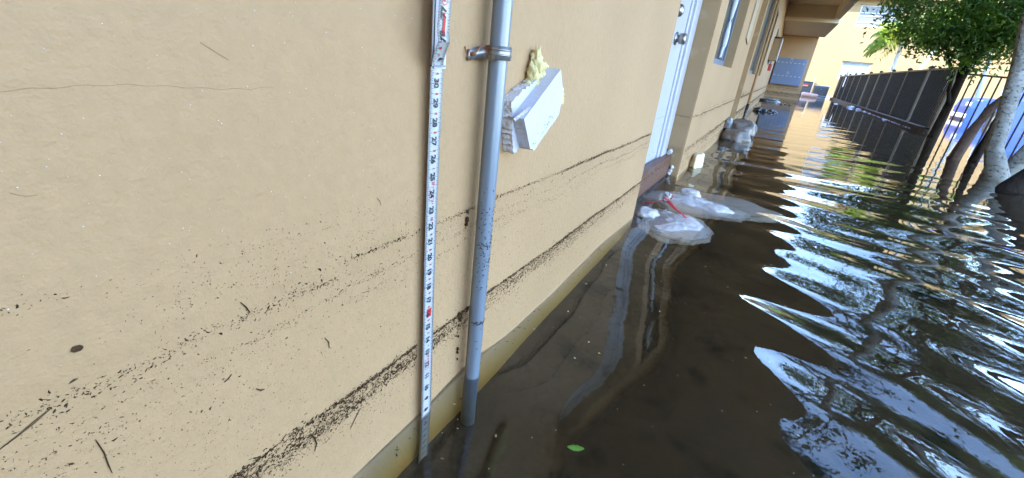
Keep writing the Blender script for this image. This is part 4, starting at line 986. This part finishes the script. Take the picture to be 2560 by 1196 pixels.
sp += band(.47, .05, .03, 1.5, 2300, .0006, .0026, .3, .6, 1.6, 1.1)
sp += band(.42, .05, .03, 1.91, 3400, .0006, .0022, .3, .6, 1.6, 1.1)
sp += band(.27, .045, .1, 1.91, 2600, .0006, .0024, .3, .6, 1.3, .6)
sp += band(.46, .03, .02, .25, 360, .0008, .0028, .5, .5, 1.0, .9)
# a few heavier flecks
for k in range(110):
    y_ = R.uniform(.04, 1.2) ** 1.0; z_ = R.choice([R.uniform(.3, .37), R.normal(.35, .006), R.uniform(.45, .58)]); sp.append((y_, z_, R.uniform(.003, .0065), R.uniform(.0009, .0022), R.normal(0, .8), 0 if R.random() < .6 else 1, 0.0))
sp = near_ok(sp)
sp = [q for q in sp if not (TY - .013 < q[0] < TY + .013 and q[1] < .79)]
flakes(sp, 'flood_debris', [M['debris'], M['debris_soft']], 'lines of dark leaf litter and grit left by falling floodwater on the near wall')
# further wall, jamb, door, mailbox wall
sp = []
for (a, b_) in ((2.955, 6.01), (6.955, 22.0)):
    ln = (b_ - a); k = 1 if ln < 5 else .5
    for z0, sd, dens, lo_, hi_, sk in ((.552, .003, 320, .004, .013, .003), (.545, .010, 130, .003, .010, .01), (.590, .014, 60, .003, .008, 0), (.575, .003, 60, .003, .008, 0), (.350, .0035, 480, .004, .014, .002), (.340, .007, 420, .003, .012, .012), (.315, .010, 260, .003, .010, .02), (.27, .012, 200, .003, .010, .02), (.235, .010, 160, .003, .009, .01)):
        n_ = int(dens * ln * k); s_ = 1 if ln < 5 else 2.2
        sp += [q for q in band(z0, sd, a + .01, b_ - .01, n_, lo_ * s_, hi_ * s_, .5, .3, 1.0 if ln < 5 else 1.4, .35, skirt=sk * .4, wav=.003) if a < q[0] < b_ and q[1] > .186]
flakes(sp, 'flood_debris', [M['debris'], M['debris_soft']], 'debris lines continuing on the long wall beyond the white door')
sp = []
for z0, sd, n_, lo_, hi_ in ((.552, .002, 90, .002, .007), (.505, .006, 60, .002, .006), (.36, .004, 60, .002, .007), (.345, .012, 170, .002, .008), (.33, .015, 120, .002, .007), (.44, .06, 60, .001, .004)):
    for k in range(n_):
        sp.append((R.uniform(-.095, -.008), z0 + R.normal(0, sd), R.uniform(lo_, hi_) * .5, R.uniform(.0006, .0016), R.normal(0, .6), 0 if R.random() < .7 else 1, 2.943))
flakes(sp, 'flood_debris', [M['debris'], M['debris_soft']], 'specks of litter on the jamb right of the white door', 'y')
sp = []
for z0, sd, n_ in ((.552, .0025, 110), (.51, .008, 60), (.60, .01, 25), (.46, .02, 30), (.36, .01, 40)):
    for k in range(n_): sp.append((R.uniform(1.95, 2.74), z0 + R.normal(0, sd), R.uniform(.002, .008), R.uniform(.0008, .0022), R.normal(0, .4), 0, -.1215))
for k in range(420): sp.append((R.uniform(1.95, 2.92), min(.309, R.normal(.285, .014)), R.uniform(.003, .012), R.uniform(.001, .003), R.normal(0, .4), 1 if R.random() < .5 else 0, -.0615))
flakes(sp, 'flood_debris', [M['debris'], M['debris_soft']], 'sparse litter specks on the white door and the plank face')
sp = []
for z0, sd, n_ in ((.56, .006, 160), (.50, .004, 120), (.36, .02, 500), (.30, .03, 420), (.25, .02, 200)):
    for k in range(n_): sp.append((R.uniform(0.01, 1.23), z0 + R.normal(0, sd), R.uniform(.01, .04), R.uniform(.004, .010), R.normal(0, .5), 1 if R.random() < .6 else 0, 21.999))
flakes(sp, 'flood_debris', [M['debris'], M['debris_soft']], 'brown tide line across the end wall under the mailboxes', 'y')
# litter on the pipe and behind it
def on_pipe():
    vs = []; fs = []
    for k in range(300):
        z0 = R.choice([R.normal(.50, .012), R.normal(.545, .02), R.uniform(.22, .60), R.normal(.335, .002), R.normal(.46, .02)])
        a = math.radians(R.uniform(-95, 80)); rr = PR + .0006; L = R.uniform(.0006, .0026); W = L * R.uniform(.25, .5); an = R.uniform(0, 3.14)
        o = len(vs)
        for (p_, q_, h) in ((-1, 0, 0), (0, -1, 0), (1, 0, 0), (0, 1, 0), (0, 0, 1)):
            du = (p_ * L * math.cos(an) - q_ * W * math.sin(an)) / rr; dz = p_ * L * math.sin(an) + q_ * W * math.cos(an)
            vs.append((PX + (rr + h * .0006) * math.cos(a + du), PY + (rr + h * .0006) * math.sin(a + du), z0 + dz))
        fs += [(o, o + 1, o + 4), (o + 1, o + 2, o + 4), (o + 2, o + 3, o + 4), (o + 3, o, o + 4)]
    b = MB(); b.add(vs, fs); o = b.build('litter_specks', M['debris'], pp); o['kind'] = 'stuff'
on_pipe()
lt = MB()
for i, (dy, z_, r_) in enumerate([(-.020, .553, .004), (-.021, .538, .006), (-.022, .530, .0045), (-.024, .347, .007), (-.022, .338, .006), (-.026, .352, .004), (-.024, .27, .0045), (-.024, .262, .004), (-.023, .245, .003), (-.025, .30, .003), (-.026, .325, .003)]):
    blob(lt, (.003, PY + dy, z_), r_ * .6, i + .3, 7, sc=(.8, .8, 1.3), amp=1.0, f=4)
lt.build('litter_clump', M['debris'], pp, smooth=False)
# individual scraps big enough to pick out
def scrap(pts, rad, lb, mt_='debris', nm='twig', cat='twig', flat=.5):
    b = MB(); b.tube([(.0015 + rad * .3, *p_) for p_ in pts], [rad * .7 * (1 - .5 * abs(2 * i / (len(pts) - 1) - 1)) for i in range(len(pts))], 6, rough=.8)
    b.v = [(max(.0004, v[0] * flat), v[1], v[2]) for v in b.v]
    return tag(b.build(nm, M[mt_], None), lb, cat, 'scraps of litter stuck to the near wall')
scrap([(.0765, .487), (.0785, .472), (.0785, .456), (.0790, .447)], .0010, 'thin straight brown twig stuck upright low on the left of the wall')
b = MB(); blob(b, (.001, .0835, .574), .0026, 5, 9, sc=(.35, 1.4, 1), amp=.25); tag(b.build('leaf_scrap', M['debris'], None), 'round black leaf scrap alone on the left part of the wall', 'leaf scrap', 'scraps of litter stuck to the near wall')
scrap([(.030, .520), (.040, .524), (.050, .529), (.060, .534)], .0013, 'long slanting twig at the left edge in the upper debris line', 'debris_soft')
scrap([(.262, .330), (.268, .318), (.270, .305), (.266, .296)], .0016, 'dark twig hanging across the lower debris line near the bottom')
scrap([(.345, .308), (.338, .300), (.331, .292), (.325, .284)], .0013, 'pale brown straw slanting below the lower debris line', 'debris_soft')
scrap([(.184, .481), (.180, .478), (.176, .4765)], .0017, 'forked dark chip in the bare middle of the wall')
scrap([(.295, .462), (.300, .452), (.300, .443)], .0010, 'curved brown stem in the wall middle left of the tape', 'debris_soft')
scrap([(.2035, .557), (.208, .549), (.211, .541)], .0013, 'curled dark stem beside the faint upper debris patch', 'debris')
scrap([(.385, .624), (.390, .618), (.392, .613)], .0009, 'short black sliver high on the wall left of the tape')
scrap([(.205, .447), (.210, .441), (.214, .440)], .0018, 'brown seed pod low in the middle of the wall', 'debris_soft', 'seed_pod', 'seed pod')
# white paint flecks, hairline scratch
wf = MB(); r = random.Random(12)
for k in range(240):
    y_ = .04 + .42 * r.random() ** 1.1; z_ = .56 + .30 * r.random() ** .8; s_ = r.choice([.00015, .0002, .0002, .0003, .00042])
    if z_ < .62 and r.random() < .6: continue
    a = r.uniform(0, 3.14); ring6 = [(math.cos(a + k2 * 1.047) * s_ * 1.4, math.sin(a + k2 * 1.047) * s_) for k2 in range(6)]
    wf.add([(.0004, y_ + u, z_ + v) for u, v in ring6] + [(.0004 + s_, y_, z_)], [(i, (i + 1) % 6, 6) for i in range(6)])
tag(wf.build('paint_flecks', M['fleck'], None), 'tiny white paint flecks spattered over the upper left of the near wall', 'paint flecks', None, 'stuff')
hs = MB(); pts = [(.0003, .02 + .24 * t, .759 - .002 * math.sin(t * 9) + .0006 * math.sin(t * 60)) for t in np.linspace(0, 1, 50)]
hs.tube(pts, .00013, 4); hs.tube([(.0003, .205 + .02 * t, .792 - .012 * t) for t in np.linspace(0, 1, 8)], .0002, 4); hs.tube([(.0003, .078 + .012 * t, .697 - .010 * t + .006 * t * t) for t in np.linspace(0, 1, 10)], .0002, 4)
tag(hs.build('hairline_cracks', mat('crack_brown', (0.25, 0.15, 0.07), 0.9), None), 'faint horizontal hairline crack with short scratches across the upper left wall', 'crack', None, 'stuff')
